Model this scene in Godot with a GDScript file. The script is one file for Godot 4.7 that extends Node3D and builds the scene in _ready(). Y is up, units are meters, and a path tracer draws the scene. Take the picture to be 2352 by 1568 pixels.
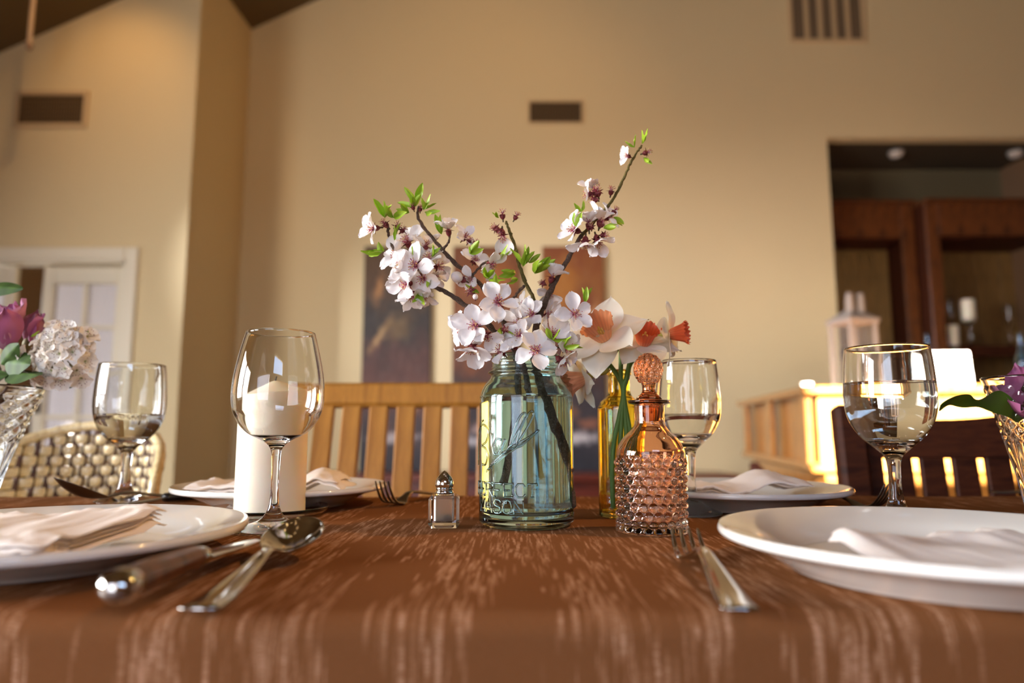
extends Node3D
# A laid dining table seen from a seat: branches in a blue jar, glassware, plates; a lofty cream room behind.
# Units are metres. The camera sits at the origin of x and z, 0.85 m up, looking along -z.

const EYE := Vector3(0, 0.85, 0)
const FOC := 1600.0            # focal length in pixels of the 2352 x 1568 frame
const TILT := 0.1249           # the camera looks up by this angle
const TOP := 0.75              # height of the table top
const PX := 2352.0
const PY := 1568.0

var rng := RandomNumberGenerator.new()
var taken := {}
var M := {}

# ------------------------------------------------------------------ measuring
func ray(px: float, py: float) -> Vector3:
	var dx := (px - PX / 2) / FOC
	var dy := (PY / 2 - py) / FOC
	return Vector3(dx, dy * cos(TILT) + sin(TILT), dy * sin(TILT) - cos(TILT))

func at_depth(px: float, py: float, d: float) -> Vector3:
	var r := ray(px, py)
	return EYE + r * (d / -r.z)

func on_table(px: float, py: float, h := 0.0) -> Vector3:
	var r := ray(px, py)
	return EYE + r * ((TOP + h - EYE.y) / r.y)

# ------------------------------------------------------------------ mesh builder
class MB:
	var v := PackedVector3Array()
	var uv := PackedVector2Array()
	var c := PackedColorArray()
	var idx := PackedInt32Array()
	var col := Color.WHITE

	func vert(p: Vector3, t := Vector2.ZERO) -> int:
		v.push_back(p)
		uv.push_back(t)
		c.push_back(col)
		return v.size() - 1

	func tri(a: int, b: int, d: int) -> void:
		idx.push_back(a)
		idx.push_back(b)
		idx.push_back(d)

	# a flat polygon whose front looks along "out"
	func poly(pts: Array, out: Vector3) -> void:
		var base := v.size()
		var n := Vector3.ZERO
		for k in range(1, pts.size() - 1):
			n += (pts[k] - pts[0]).cross(pts[k + 1] - pts[0])
		for p in pts:
			vert(p, Vector2(p.x, p.y))
		for k in range(1, pts.size() - 1):
			if n.dot(out) > 0:
				tri(base, base + k + 1, base + k)
			else:
				tri(base, base + k, base + k + 1)

	# box with chamfered edges
	func box(at: Vector3, size: Vector3, bev := 0.0, basis := Basis()) -> void:
		var h := size / 2
		bev = minf(bev, minf(h.x, minf(h.y, h.z)) * 0.9)
		var cor := func(s: Vector3, a: int) -> Vector3:
			var p := Vector3(s.x * (h.x - bev), s.y * (h.y - bev), s.z * (h.z - bev))
			p[a] = s[a] * h[a]
			return at + basis * p
		for a in 3:
			var b := (a + 1) % 3
			var d := (a + 2) % 3
			for s in [-1.0, 1.0]:
				var q := []
				for e in [[-1.0, -1.0], [1.0, -1.0], [1.0, 1.0], [-1.0, 1.0]]:
					var sg := Vector3()
					sg[a] = s
					sg[b] = e[0]
					sg[d] = e[1]
					q.append(cor.call(sg, a))
				var o := Vector3()
				o[a] = s
				poly(q, basis * o)
		if bev <= 0.0:
			return
		for a in 3:                       # the edges that run along axis a
			var b := (a + 1) % 3
			var d := (a + 2) % 3
			for sb in [-1.0, 1.0]:
				for sd in [-1.0, 1.0]:
					var lo := Vector3()
					lo[a] = -1.0
					lo[b] = sb
					lo[d] = sd
					var hi := lo
					hi[a] = 1.0
					var o := Vector3()
					o[b] = sb
					o[d] = sd
					poly([cor.call(lo, b), cor.call(hi, b), cor.call(hi, d), cor.call(lo, d)], basis * o)
		for sx in [-1.0, 1.0]:
			for sy in [-1.0, 1.0]:
				for sz in [-1.0, 1.0]:
					var s := Vector3(sx, sy, sz)
					poly([cor.call(s, 0), cor.call(s, 1), cor.call(s, 2)], basis * s)

	# a smooth sheet of nu x nv cells; f(i, j) gives the point; front as seen with i to the left and j up
	func grid(nu: int, nv: int, f: Callable, wrap := false, uvf = null, colf = null, flip := false) -> void:
		var base := v.size()
		var cols := nu if wrap else nu + 1
		for j in nv + 1:
			for i in cols:
				if colf != null:
					col = colf.call(i, j)
				vert(f.call(i, j), uvf.call(i, j) if uvf != null else Vector2.ZERO)
		for j in nv:
			for i in nu:
				var i2 := (i + 1) % cols if wrap else i + 1
				var a := base + j * cols + i
				var b := base + j * cols + i2
				var d := base + (j + 1) * cols + i2
				var e := base + (j + 1) * cols + i
				if flip:
					tri(b, e, d)
					tri(b, a, e)
				else:
					tri(b, d, e)
					tri(b, e, a)

	# body of revolution round y: points (radius, height) from the middle of the bottom, out, up, and in again
	func lathe(prof: Array, seg := 48, xf := Transform3D(), bump = null) -> void:
		var ring := []
		for p: Vector2 in prof:
			if p.x < 1e-6:
				ring.append([vert(xf * Vector3(0, p.y, 0))])
			else:
				var r := []
				for i in seg:
					var a := TAU * i / seg
					var q := p
					if bump != null:
						q = bump.call(p, a)
					r.append(vert(xf * Vector3(cos(a) * q.x, q.y, sin(a) * q.x)))
				ring.append(r)
		for j in prof.size() - 1:
			var lo: Array = ring[j]
			var hi: Array = ring[j + 1]
			for i in seg:
				var i2 := (i + 1) % seg
				if lo.size() == 1 and hi.size() == 1:
					continue
				if lo.size() == 1:
					tri(lo[0], hi[i2], hi[i])
				elif hi.size() == 1:
					tri(lo[i2], hi[0], lo[i])
				else:
					tri(lo[i2], hi[i2], hi[i])
					tri(lo[i2], hi[i], lo[i])

	# a tube along points; radii per point (a number, or Vector2 for a flattened one); "up" is the direction of the second radius
	func tube(pts: Array, radii: Array, seg := 8, up := Vector3.UP, round_ends := true) -> void:
		var n := pts.size()
		var rings := []
		var ups := up
		for k in n:
			var t: Vector3 = (pts[mini(k + 1, n - 1)] - pts[maxi(k - 1, 0)]).normalized()
			var side := t.cross(ups)
			if side.length() < 0.05:
				side = t.cross(Vector3.RIGHT if absf(t.x) < 0.9 else Vector3.FORWARD)
			side = side.normalized()
			var u := side.cross(t).normalized()
			ups = u
			var rr = radii[mini(k, radii.size() - 1)]
			var r := Vector2(rr, rr) if not rr is Vector2 else rr as Vector2
			var ring := []
			for i in seg:
				var a := TAU * i / seg
				ring.append(vert(pts[k] + side * cos(a) * r.x + u * sin(a) * r.y))
			rings.append(ring)
		for k in n - 1:
			for i in seg:
				var i2 := (i + 1) % seg
				tri(rings[k][i], rings[k + 1][i2], rings[k + 1][i])
				tri(rings[k][i], rings[k][i2], rings[k + 1][i2])
		if round_ends:
			for e in 2:
				var k := 0 if e == 0 else n - 1
				var t: Vector3 = (pts[1] - pts[0]).normalized() if e == 0 else (pts[n - 1] - pts[n - 2]).normalized()
				var rr = radii[mini(k, radii.size() - 1)]
				var rad: float = rr if not rr is Vector2 else minf(rr.x, rr.y)
				var tip := vert(pts[k] + t * rad * (-0.6 if e == 0 else 0.6))
				for i in seg:
					var i2 := (i + 1) % seg
					if e == 0:
						tri(tip, rings[0][i2], rings[0][i])
					else:
						tri(tip, rings[n - 1][i], rings[n - 1][i2])

	func ball(at: Vector3, r: Vector3, seg := 8, rings := 5) -> void:
		var prof := []
		for j in rings + 1:
			var a := -PI / 2 + PI * j / rings
			prof.append(Vector2(0.0 if j == 0 or j == rings else cos(a), sin(a)))
		lathe(prof, seg, Transform3D(Basis.from_scale(r), at))

	func mesh() -> ArrayMesh:
		var n := PackedVector3Array()
		n.resize(v.size())
		for k in range(0, idx.size(), 3):
			var a := idx[k]
			var b := idx[k + 1]
			var d := idx[k + 2]
			var f := (v[d] - v[a]).cross(v[b] - v[a])
			n[a] += f
			n[b] += f
			n[d] += f
		for k in n.size():
			n[k] = n[k].normalized() if n[k].length_squared() > 0 else Vector3.UP
		var arr := []
		arr.resize(Mesh.ARRAY_MAX)
		arr[Mesh.ARRAY_VERTEX] = v
		arr[Mesh.ARRAY_NORMAL] = n
		arr[Mesh.ARRAY_TEX_UV] = uv
		arr[Mesh.ARRAY_COLOR] = c
		arr[Mesh.ARRAY_INDEX] = idx
		var m := ArrayMesh.new()
		m.add_surface_from_arrays(Mesh.PRIMITIVE_TRIANGLES, arr)
		return m

# ------------------------------------------------------------------ naming and tagging
func numbered(called: String) -> String:
	var n: int = taken.get(called, 0)
	taken[called] = n + 1
	return called if n == 0 else "%s_%03d" % [called, n]

func tag(o: Node, label: String, category: String, group := "", kind := "") -> Node:
	o.set_meta("label", label)
	if category: o.set_meta("category", category)
	if group: o.set_meta("group", group)
	if kind: o.set_meta("kind", kind)
	return o

func thing(called: String, label: String, category: String, at := Vector3.ZERO, turn := 0.0, group := "") -> Node3D:
	var o := Node3D.new()
	o.name = numbered(called)
	add_child(o)
	o.position = at
	o.rotation.y = turn
	tag(o, label, category, group)
	return o

# one named mesh, shared or fresh
func put(called: String, m: Mesh, material: Material, parent: Node) -> MeshInstance3D:
	var o := MeshInstance3D.new()
	o.name = called if parent != self else numbered(called)
	o.mesh = m
	o.material_override = material
	parent.add_child(o, true)
	return o

func part(called: String, b: MB, material: Material, parent: Node) -> MeshInstance3D:
	return put(called, b.mesh(), material, parent)

func struct(called: String, b: MB, material: Material, label := "") -> MeshInstance3D:
	var o := put(called, b.mesh(), material, self)
	o.set_meta("kind", "structure")
	if label: o.set_meta("label", label)
	return o

func group_node(called: String, parent: Node, at := Vector3.ZERO) -> Node3D:
	var o := Node3D.new()
	o.name = called
	parent.add_child(o, true)
	o.position = at
	return o

# a basis whose y axis looks along d
func facing(d: Vector3, roll := 0.0) -> Basis:
	var y := d.normalized()
	var x := y.cross(Vector3(0.03, 0.99, 0.05)).normalized()
	if absf(y.y) > 0.98:
		x = Vector3.RIGHT.slide(y).normalized()
	var z := x.cross(y)
	return Basis(x, y, z) * Basis(Vector3.UP, roll)

# a direction from degrees: yaw to the right, pitch up; 0, 0 looks at the camera
func look(yaw: float, pitch: float) -> Vector3:
	var a := deg_to_rad(yaw)
	var b := deg_to_rad(pitch)
	return Vector3(sin(a) * cos(b), sin(b), cos(a) * cos(b))

# smooth curve through points
func curve(pts: Array, per := 6) -> Array:
	var out := []
	for k in pts.size() - 1:
		var p0: Vector3 = pts[maxi(k - 1, 0)]
		var p1: Vector3 = pts[k]
		var p2: Vector3 = pts[k + 1]
		var p3: Vector3 = pts[mini(k + 2, pts.size() - 1)]
		for i in per:
			out.append(p1.cubic_interpolate(p2, p0, p3, float(i) / per))
	out.append(pts[-1])
	return out

func ramp(values: Array, n: int) -> Array:
	var out := []
	for k in n:
		var t := float(k) / (n - 1) * (values.size() - 1)
		var i := mini(int(t), values.size() - 2)
		out.append(lerp(values[i], values[i + 1], t - i))
	return out

# smooth profile through (radius, height) points
func smooth2(pts: Array, per := 5) -> Array:
	var out := []
	for k in pts.size() - 1:
		var p0: Vector2 = pts[maxi(k - 1, 0)]
		var p1: Vector2 = pts[k]
		var p2: Vector2 = pts[k + 1]
		var p3: Vector2 = pts[mini(k + 2, pts.size() - 1)]
		for i in per:
			var q := p1.cubic_interpolate(p2, p0, p3, float(i) / per)
			out.append(Vector2(maxf(q.x, 0.0), q.y))
	out.append(pts[-1])
	return out

# ------------------------------------------------------------------ materials
func mat(c: Color, rough := 0.6, metal := 0.0) -> StandardMaterial3D:
	var m := StandardMaterial3D.new()
	m.albedo_color = c
	m.roughness = rough
	m.metallic = metal
	return m

func rgb(r: float, g: float, b: float) -> Color:
	return Color(r / 255.0, g / 255.0, b / 255.0)

func glass(c: Color, scale := 0.05, rough := 0.0) -> StandardMaterial3D:
	var m := StandardMaterial3D.new()
	m.albedo_color = Color(c.r, c.g, c.b, 0.0)
	m.roughness = rough
	m.refraction_enabled = true
	m.refraction_scale = scale
	m.cull_mode = BaseMaterial3D.CULL_DISABLED
	return m

func noise_tex(freq: float, cols: Array, offs: Array, size := 256, sd := 1, octaves := 4, warp := false) -> NoiseTexture2D:
	var n := FastNoiseLite.new()
	n.seed = sd
	n.frequency = freq
	n.fractal_octaves = octaves
	n.noise_type = FastNoiseLite.TYPE_SIMPLEX_SMOOTH
	if warp:
		n.domain_warp_enabled = true
		n.domain_warp_amplitude = 20.0
	var t := NoiseTexture2D.new()
	t.width = size
	t.height = size
	t.seamless = true
	t.noise = n
	var g := Gradient.new()
	g.offsets = PackedFloat32Array(offs)
	g.colors = PackedColorArray(cols)
	t.color_ramp = g
	return t

func wood(dark: Color, light: Color, along: Vector3, rough := 0.4, coat := 0.0, sd := 3) -> StandardMaterial3D:
	var m := mat(Color.WHITE, rough)
	m.albedo_texture = noise_tex(0.02, [dark, light, dark.lerp(light, 0.4), light], [0.25, 0.45, 0.6, 0.8], 256, sd, 4, true)
	m.uv1_triplanar = true
	m.uv1_scale = along
	if coat > 0:
		m.clearcoat_enabled = true
		m.clearcoat = coat
		m.clearcoat_roughness = 0.08
	return m

func bumpy(m: StandardMaterial3D, freq: float, depth: float, scale: Vector3, sd := 7) -> StandardMaterial3D:
	m.heightmap_enabled = true
	m.heightmap_scale = depth
	m.heightmap_texture = noise_tex(freq, [Color.BLACK, Color.WHITE], [0.2, 0.8], 256, sd, 3)
	if not m.uv1_triplanar:
		m.uv1_triplanar = true
		m.uv1_scale = scale
	return m

# brown slub weave: long pale flecks along v on a brown ground
func cloth_image() -> ImageTexture:
	var w := 1024
	var h := 1024
	var f := PackedFloat32Array()
	f.resize(w * h)
	var lows := FastNoiseLite.new()
	lows.seed = 11
	lows.frequency = 0.006
	lows.fractal_octaves = 3
	for s in 9000:
		var x := rng.randi_range(0, w - 1)
		var y := rng.randi_range(0, h - 1)
		var dens := lows.get_noise_2d(x * 2.2, y * 0.5)
		if rng.randf() > 0.42 + dens * 1.6:
			continue
		var ln := rng.randi_range(18, 95)
		var wd := rng.randi_range(1, 4)
		var st := rng.randf_range(0.25, 1.0)
		var drift := rng.randf_range(-0.06, 0.06)
		for k in ln:
			var fade := sin(PI * (k + 0.5) / ln) * st * rng.randf_range(0.35, 1.0)
			for q in wd:
				var xx := posmod(x + q + int(drift * k), w)
				var yy := (y + k) % h
				f[yy * w + xx] = maxf(f[yy * w + xx], fade)
	var dat := PackedByteArray()
	dat.resize(w * h * 3)
	var lo := rgb(122, 78, 46)
	var hi := rgb(214, 168, 138)
	for y in h:
		for x in w:
			var k := y * w + x
			var weave := (0.04 if (x + (y >> 1)) % 3 == 0 else 0.0) + rng.randf() * 0.09 - 0.05
			var c := lo.lerp(hi, clampf(f[k] * 0.85 + weave, 0, 1))
			dat[k * 3] = int(c.r8)
			dat[k * 3 + 1] = int(c.g8)
			dat[k * 3 + 2] = int(c.b8)
	return ImageTexture.create_from_image(Image.create_from_data(w, h, false, Image.FORMAT_RGB8, dat))

# ------------------------------------------------------------------ the scene
const LEFT_Z := -4.8           # the wall with the doors
const BACK_Z := -5.7           # the wall with the paintings
const SUN := Vector3(0.25, -0.25, -1.0)

func _ready() -> void:
	rng.seed = 20
	# camera
	var cam := Camera3D.new()
	cam.name = "camera"
	add_child(cam)
	cam.position = EYE
	cam.rotation.x = TILT
	var lens := CameraAttributesPhysical.new()
	lens.frustum_focal_length = 24.49
	lens.frustum_focus_distance = 0.70
	lens.exposure_aperture = 2.9
	cam.attributes = lens
	cam.fov = rad_to_deg(2.0 * atan(PY / 2 / FOC))
	cam.near = 0.05
	cam.far = 100.0
	cam.current = true
	# sky, exposure
	var env := Environment.new()
	env.background_mode = Environment.BG_SKY
	var sky := Sky.new()
	var sm := ProceduralSkyMaterial.new()
	sm.sky_top_color = rgb(150, 185, 230)
	sm.sky_horizon_color = rgb(232, 236, 240)
	sm.ground_horizon_color = rgb(190, 185, 175)
	sm.ground_bottom_color = rgb(150, 145, 130)
	sm.sky_energy_multiplier = 3.0
	sm.ground_energy_multiplier = 1.6
	sky.sky_material = sm
	env.sky = sky
	env.tonemap_mode = Environment.TONE_MAPPER_LINEAR
	env.tonemap_exposure = 1.0
	env.sdfgi_enabled = true
	env.ssao_enabled = true
	env.ssil_enabled = true
	var we := WorldEnvironment.new()
	we.name = "surroundings"
	we.environment = env
	add_child(we)
	# the sun, low, behind the camera: it enters by an unseen high rear window shaped for it and falls on the bar
	var sun := DirectionalLight3D.new()
	sun.name = "sun"
	sun.light_color = rgb(255, 244, 226)
	sun.light_energy = 38.0
	sun.light_angular_distance = 0.8
	sun.shadow_enabled = true
	add_child(sun)
	sun.look_at_from_position(Vector3.ZERO, SUN, Vector3.UP)
	# daylight in the windows: [middle, size, turn, energy]
	for w in daylight():
		var a := AreaLight3D.new()
		a.name = "window_daylight"
		a.area_size = w[1]
		a.area_normalize_energy = false
		a.light_color = rgb(250, 247, 244) if w[2] != 0.0 else rgb(208, 226, 255)
		a.light_energy = w[3]
		a.area_range = 30.0
		a.area_attenuation = 2.0
		a.shadow_enabled = true
		add_child(a, true)
		a.position = w[0]
		a.rotation = Vector3(w[4], w[2], 0)      # skylight comes down at a slant
	materials()
	room()
	back_wall_things()
	bar()
	hutch_things()
	rear_lamps()
	table_and_chairs()
	settings()
	centre()
	flowers()
	side_vases()

# area lights at the two tall side windows, rear door and passage window, out of view: middle, size, turn (the light looks along -z when turned by 0), energy, slant
func daylight() -> Array:
	return [
		[Vector3(-4.22, 1.45, -0.65), Vector2(1.2, 1.6), -PI / 2, 9.5, -0.4],
		[Vector3(-4.22, 1.45, 0.85), Vector2(1.2, 1.6), -PI / 2, 10.0, -0.4],
		[Vector3(-1.5, 1.05, 2.4), Vector2(1.7, 1.7), 0.0, 1.2, -0.35],  # unseen rear door, placed for cool light from behind the camera
		[Vector3(-4.35, 1.4, -5.5), Vector2(0.7, 1.2), -PI / 2, 1.2, 0.0],  # unseen passage window, placed to light the door curtains from behind
	]

func materials() -> void:
	M.wall = bumpy(mat(rgb(222, 202, 158), 0.85), 0.05, 0.08, Vector3(3, 3, 3))
	M.darkwall = mat(rgb(122, 92, 66), 0.7)  # walls mostly out of view, kept dark to cut bounced light
	M.ceiling = mat(rgb(100, 80, 46), 0.85)
	M.floor = wood(rgb(66, 38, 22), rgb(104, 66, 40), Vector3(3, 1, 0.5), 0.35)
	M.trim = mat(rgb(236, 226, 202), 0.45)
	M.olive = mat(rgb(112, 100, 74), 0.85)
	M.alcove = mat(rgb(70, 58, 40), 0.85)
	M.curtain = mat(rgb(240, 236, 240), 0.9)
	M.curtain.backlight_enabled = true
	M.curtain.backlight = Color(0.7, 0.7, 0.72)
	M.pane = mat(Color(1, 1, 1, 0.06), 0.02)
	M.pane.transparency = BaseMaterial3D.TRANSPARENCY_ALPHA
	M.dark = mat(rgb(24, 20, 18), 0.6)
	M.vent = mat(rgb(206, 178, 136), 0.6)
	M.ventslat = mat(rgb(112, 88, 58), 0.7)
	M.ventshade_pale = mat(rgb(112, 94, 72), 0.8)
	M.ventshade = mat(rgb(40, 31, 22), 0.8)
	M.oak = wood(rgb(152, 99, 36), rgb(178, 122, 48), Vector3(6, 1, 6), 0.35, 0.25, 5)
	M.honey = wood(rgb(150, 92, 34), rgb(196, 134, 60), Vector3(5, 0.7, 5), 0.3, 0.6, 9)
	M.mahogany = wood(rgb(46, 22, 14), rgb(74, 38, 22), Vector3(1, 6, 6), 0.5, 0.0, 6)
	M.mahogany.metallic_specular = 0.2
	M.hutch = wood(rgb(66, 34, 14), rgb(112, 62, 26), Vector3(5, 0.7, 5), 0.4, 0.2, 8)
	M.hutchback = wood(rgb(112, 84, 44), rgb(136, 102, 56), Vector3(5, 0.7, 5), 0.6, 0.0, 8)
	M.redwood = wood(rgb(74, 26, 16), rgb(104, 42, 24), Vector3(1, 5, 5), 0.35, 0.3, 4)
	M.black = mat(rgb(28, 24, 24), 0.4)
	M.steel = mat(rgb(205, 200, 192), 0.08, 1.0)
	M.iron = mat(rgb(120, 115, 108), 0.3, 1.0)  # darker steel copy: far cutlery shade put into the colour; also door handle
	M.chrome = mat(rgb(225, 222, 218), 0.05, 1.0)
	M.china = mat(rgb(236, 232, 224), 0.12)
	M.china.clearcoat_enabled = true
	M.china.clearcoat = 0.6
	M.china.clearcoat_roughness = 0.03
	M.linen = bumpy(mat(rgb(246, 236, 228), 0.9), 0.3, 0.02, Vector3(20, 20, 20), 4)
	M.wax = mat(rgb(238, 226, 202), 0.45)
	M.wax.subsurf_scatter_enabled = true
	M.wax.subsurf_scatter_strength = 0.3
	M.white = mat(rgb(240, 238, 236), 0.6)
	M.clear = glass(Color(0.99, 0.995, 0.99))
	M.water = glass(Color(0.985, 0.995, 0.99), 0.033)
	M.aqua = glass(Color(0.82, 0.94, 0.955))
	M.emboss = glass(Color(0.90, 0.97, 0.98))
	M.amber = glass(Color(1.0, 0.93, 0.50))
	M.peach = glass(Color(0.985, 0.85, 0.75))
	M.deeppeach = glass(Color(0.97, 0.68, 0.48))
	M.frost = glass(Color(0.96, 0.96, 0.95), 0.05, 0.45)
	M.blueglass = glass(Color(0.7, 0.85, 0.98))

# an opening's frame of boxes round a hole: pieces of wall left, right, under and over it
func wall_with_holes(b: MB, x0: float, x1: float, h: Callable, z: float, thick: float, holes: Array) -> void:
	var at := x0
	for o in holes:
		gable(b, at, o[0], h, 0.0, z, thick)
		if o[2] > 0.001:
			b.box(Vector3((o[0] + o[1]) / 2, o[2] / 2, z), Vector3(o[1] - o[0], o[2], thick))
		gable(b, o[0], o[1], h, o[3], z, thick)
		at = o[1]
	gable(b, at, x1, h, 0.0, z, thick)

# a slab of wall between x0 and x1 from height lo up to the roof line h(x)
func gable(b: MB, x0: float, x1: float, h: Callable, lo: float, z: float, thick: float) -> void:
	if x1 - x0 < 0.001:
		return
	var f := [Vector2(x0, lo), Vector2(x1, lo), Vector2(x1, h.call(x1))]
	if x0 < RIDGE and x1 > RIDGE:
		f.append(Vector2(RIDGE, h.call(RIDGE)))
	f.append(Vector2(x0, h.call(x0)))
	prism(b, f, z - thick / 2, z + thick / 2)

# a polygon in x and y between two z
func prism(b: MB, f: Array, z0: float, z1: float) -> void:
	var front := []
	var back := []
	for p in f:
		front.append(Vector3(p.x, p.y, z1))
		back.append(Vector3(p.x, p.y, z0))
	b.poly(front, Vector3.BACK)
	b.poly(back, Vector3.FORWARD)
	var mid := Vector2.ZERO
	for p in f:
		mid += p / f.size()
	for k in f.size():
		var p: Vector2 = f[k]
		var q: Vector2 = f[(k + 1) % f.size()]
		var n := Vector2(q.y - p.y, p.x - q.x)
		if n.dot((p + q) / 2 - mid) < 0:
			n = -n
		b.poly([Vector3(p.x, p.y, z0), Vector3(q.x, q.y, z0), Vector3(q.x, q.y, z1), Vector3(p.x, p.y, z1)], Vector3(n.x, n.y, 0))

const RIDGE := 1.6
func roof(x: float) -> float:
	return 4.325 + 0.494 * (minf(x, 2 * RIDGE - x) + 2.25)

func room() -> void:
	var b := MB.new()
	var xl := at_depth(433, 500, -LEFT_Z).x
	b.box(Vector3(-0.3, -0.05, -2.3), Vector3(11, 0.1, 11))
	struct("floor", b, M.floor, "brown wooden floor under the dining table")
	# ceiling: two slopes
	b = MB.new()
	for s in [[-4.6, RIDGE], [RIDGE, 4.9]]:
		prism(b, [Vector2(s[0], roof(s[0])), Vector2(s[1], roof(s[1])), Vector2(s[1], roof(s[1]) + 0.1), Vector2(s[0], roof(s[0]) + 0.1)], -7.4, 2.8)
	struct("ceiling", b, M.ceiling, "dark olive brown vaulted ceiling")
	# the wall with the doors
	var d0 := at_depth(-180, 600, -LEFT_Z).x
	var d1 := at_depth(291, 600, -LEFT_Z).x
	var dh := at_depth(150, 597, -LEFT_Z).y
	b = MB.new()
	wall_with_holes(b, -4.6, xl, roof, LEFT_Z - 0.06, 0.12, [[d0, d1, 0.0, dh]])
	struct("wall_left", b, M.wall, "cream wall with the white glazed doors")
	# the return between that wall and the back wall
	b = MB.new()
	var xb := at_depth(562, 400, -BACK_Z).x
	var ra := [Vector3(xl, 0, LEFT_Z - 0.12), Vector3(xb, 0, BACK_Z - 0.1), Vector3(xb - 0.12, 0, BACK_Z - 0.1), Vector3(xl - 0.12, 0, LEFT_Z - 0.12)]
	var rt := ra.map(func(p): return Vector3(p.x, roof(p.x) - 0.001, p.z))
	b.poly(rt, Vector3.UP)
	for k in 4:
		var p: Vector3 = ra[k]
		var q: Vector3 = ra[(k + 1) % 4]
		var mid: Vector3 = (ra[0] + ra[1] + ra[2] + ra[3]) / 4
		b.poly([p, q, rt[(k + 1) % 4], rt[k]], (p + q) / 2 - mid)
	struct("wall_return", b, M.wall, "narrow cream return wall at the inside corner")
	# the back wall with the opening to the bar
	var o0 := at_depth(1910, 500, -BACK_Z).x
	var oh := at_depth(2000, 316, -BACK_Z).y
	b = MB.new()
	wall_with_holes(b, xb - 0.1, 4.9, roof, BACK_Z - 0.06, 0.12, [[o0, 4.75, 0.0, oh]])
	struct("wall_back", b, M.wall, "tall cream gable wall with the paintings and the opening to the bar")
	# the bar's niche
	var nz := -6.45
	b = MB.new()
	b.box(Vector3((o0 + 4.75) / 2, oh / 2, nz - 0.05), Vector3(4.9 - o0 + 0.3, oh + 0.3, 0.1))
	struct("wall_niche", b, M.olive, "dim olive wall behind the shelves")
	b = MB.new()
	b.box(Vector3(o0 - 0.05, oh / 2, (nz + BACK_Z) / 2 - 0.06), Vector3(0.1, oh + 0.2, BACK_Z - nz - 0.12))
	b.box(Vector3(4.8, oh / 2, (nz + BACK_Z) / 2 - 0.06), Vector3(0.1, oh + 0.2, BACK_Z - nz - 0.12))
	struct("wall_niche_sides", b, M.olive, "olive side walls of the bar niche")
	b = MB.new()
	b.box(Vector3((o0 + 4.75) / 2, oh + 0.05, (nz + BACK_Z) / 2 - 0.06), Vector3(4.9 - o0, 0.1, BACK_Z - nz - 0.12))
	struct("ceiling_niche", b, M.alcove, "dark ceiling of the bar niche")
	# side and rear walls, with the windows
	b = MB.new()
	var wz := [[-5.5, 0.8, 0.8, 2.0], [-0.65, 1.3, 0.5, 2.35], [0.85, 1.3, 0.5, 2.35]]
	var at := -7.4
	for w in wz:
		b.box(Vector3(-4.5, 1.65, (at + w[0] - w[1] / 2) / 2), Vector3(0.2, 3.3, w[0] - w[1] / 2 - at))
		b.box(Vector3(-4.5, w[2] / 2, w[0]), Vector3(0.2, w[2], w[1]))
		b.box(Vector3(-4.5, (w[3] + 3.3) / 2, w[0]), Vector3(0.2, 3.3 - w[3], w[1]))
		at = w[0] + w[1] / 2
	b.box(Vector3(-4.5, 1.65, (at + 2.8) / 2), Vector3(0.2, 3.3, 2.8 - at))
	struct("wall_side", b, M.darkwall, "side wall with tall windows, to the left of the table")
	b = MB.new()
	b.box(Vector3(4.8, 2.4, -2.3), Vector3(0.2, 4.8, 10.2))
	struct("wall_right", b, M.darkwall, "plain wall to the right, out of view, dark brown to cut bounced light")
	b = MB.new()
	wall_with_holes(b, -4.6, 4.9, roof, 2.66, 0.12, [[-2.45, -0.55, 0.0, 2.1], [-0.12, 1.45, 2.06, 2.88]])
	struct("wall_rear", b, M.darkwall, "unseen gable wall behind the camera, its glazed door and high window placed to light table and bar")
	# glazing of those windows
	var k := 1
	for w in wz:
		window_unit(k, Vector3(-4.5, w[2], w[0]), w[1], w[3] - w[2], PI / 2, 2, 3)
		k += 1
	window_unit(k, Vector3(0.665, 2.06, 2.66), 1.57, 0.82, 0.0, 1, 1)  # unseen high window, shaped so the sun reaches the bar
	window_unit(k + 1, Vector3(-1.5, 0.0, 2.66), 1.9, 2.1, 0.0, 2, 3)  # unseen glazed door, placed to light the table from behind the camera
	# wall added outside to keep the low sun off the glazed rear door
	b = MB.new()
	b.box(Vector3(-4.5, 1.475, 5.2), Vector3(7, 2.95, 0.25))
	struct("wall_sun_block", b, mat(rgb(190, 180, 165), 0.9), "pale wall added outside to block the low sun, behind the camera")
	b = MB.new()
	b.box(Vector3(0, -0.08, 8.2), Vector3(24, 0.1, 11))
	struct("ground", b, mat(rgb(150, 145, 130), 0.9), "pale paved ground outside, behind the camera")
	doors(d0, d1, dh)
	# the closet behind the doors
	b = MB.new()
	b.box(Vector3((d1 + 0.25 - 4.6) / 2, 1.33, -7.3), Vector3(d1 + 0.25 + 4.6, 2.66, 0.1))
	struct("wall_passage", b, mat(rgb(206, 184, 160), 0.85), "pinkish wall of the passage behind the doors")
	b = MB.new()
	b.box(Vector3(d1 + 0.2, 1.3, -6.1), Vector3(0.1, 2.7, 2.4))
	struct("wall_passage_side", b, M.wall, "side wall of the passage behind the doors")
	b = MB.new()
	b.box(Vector3((d1 + 0.25 - 4.6) / 2, 2.7, -6.12), Vector3(d1 + 0.25 + 4.6, 0.1, 2.4))
	struct("ceiling_passage", b, M.wall, "low ceiling of the passage behind the doors")

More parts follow.
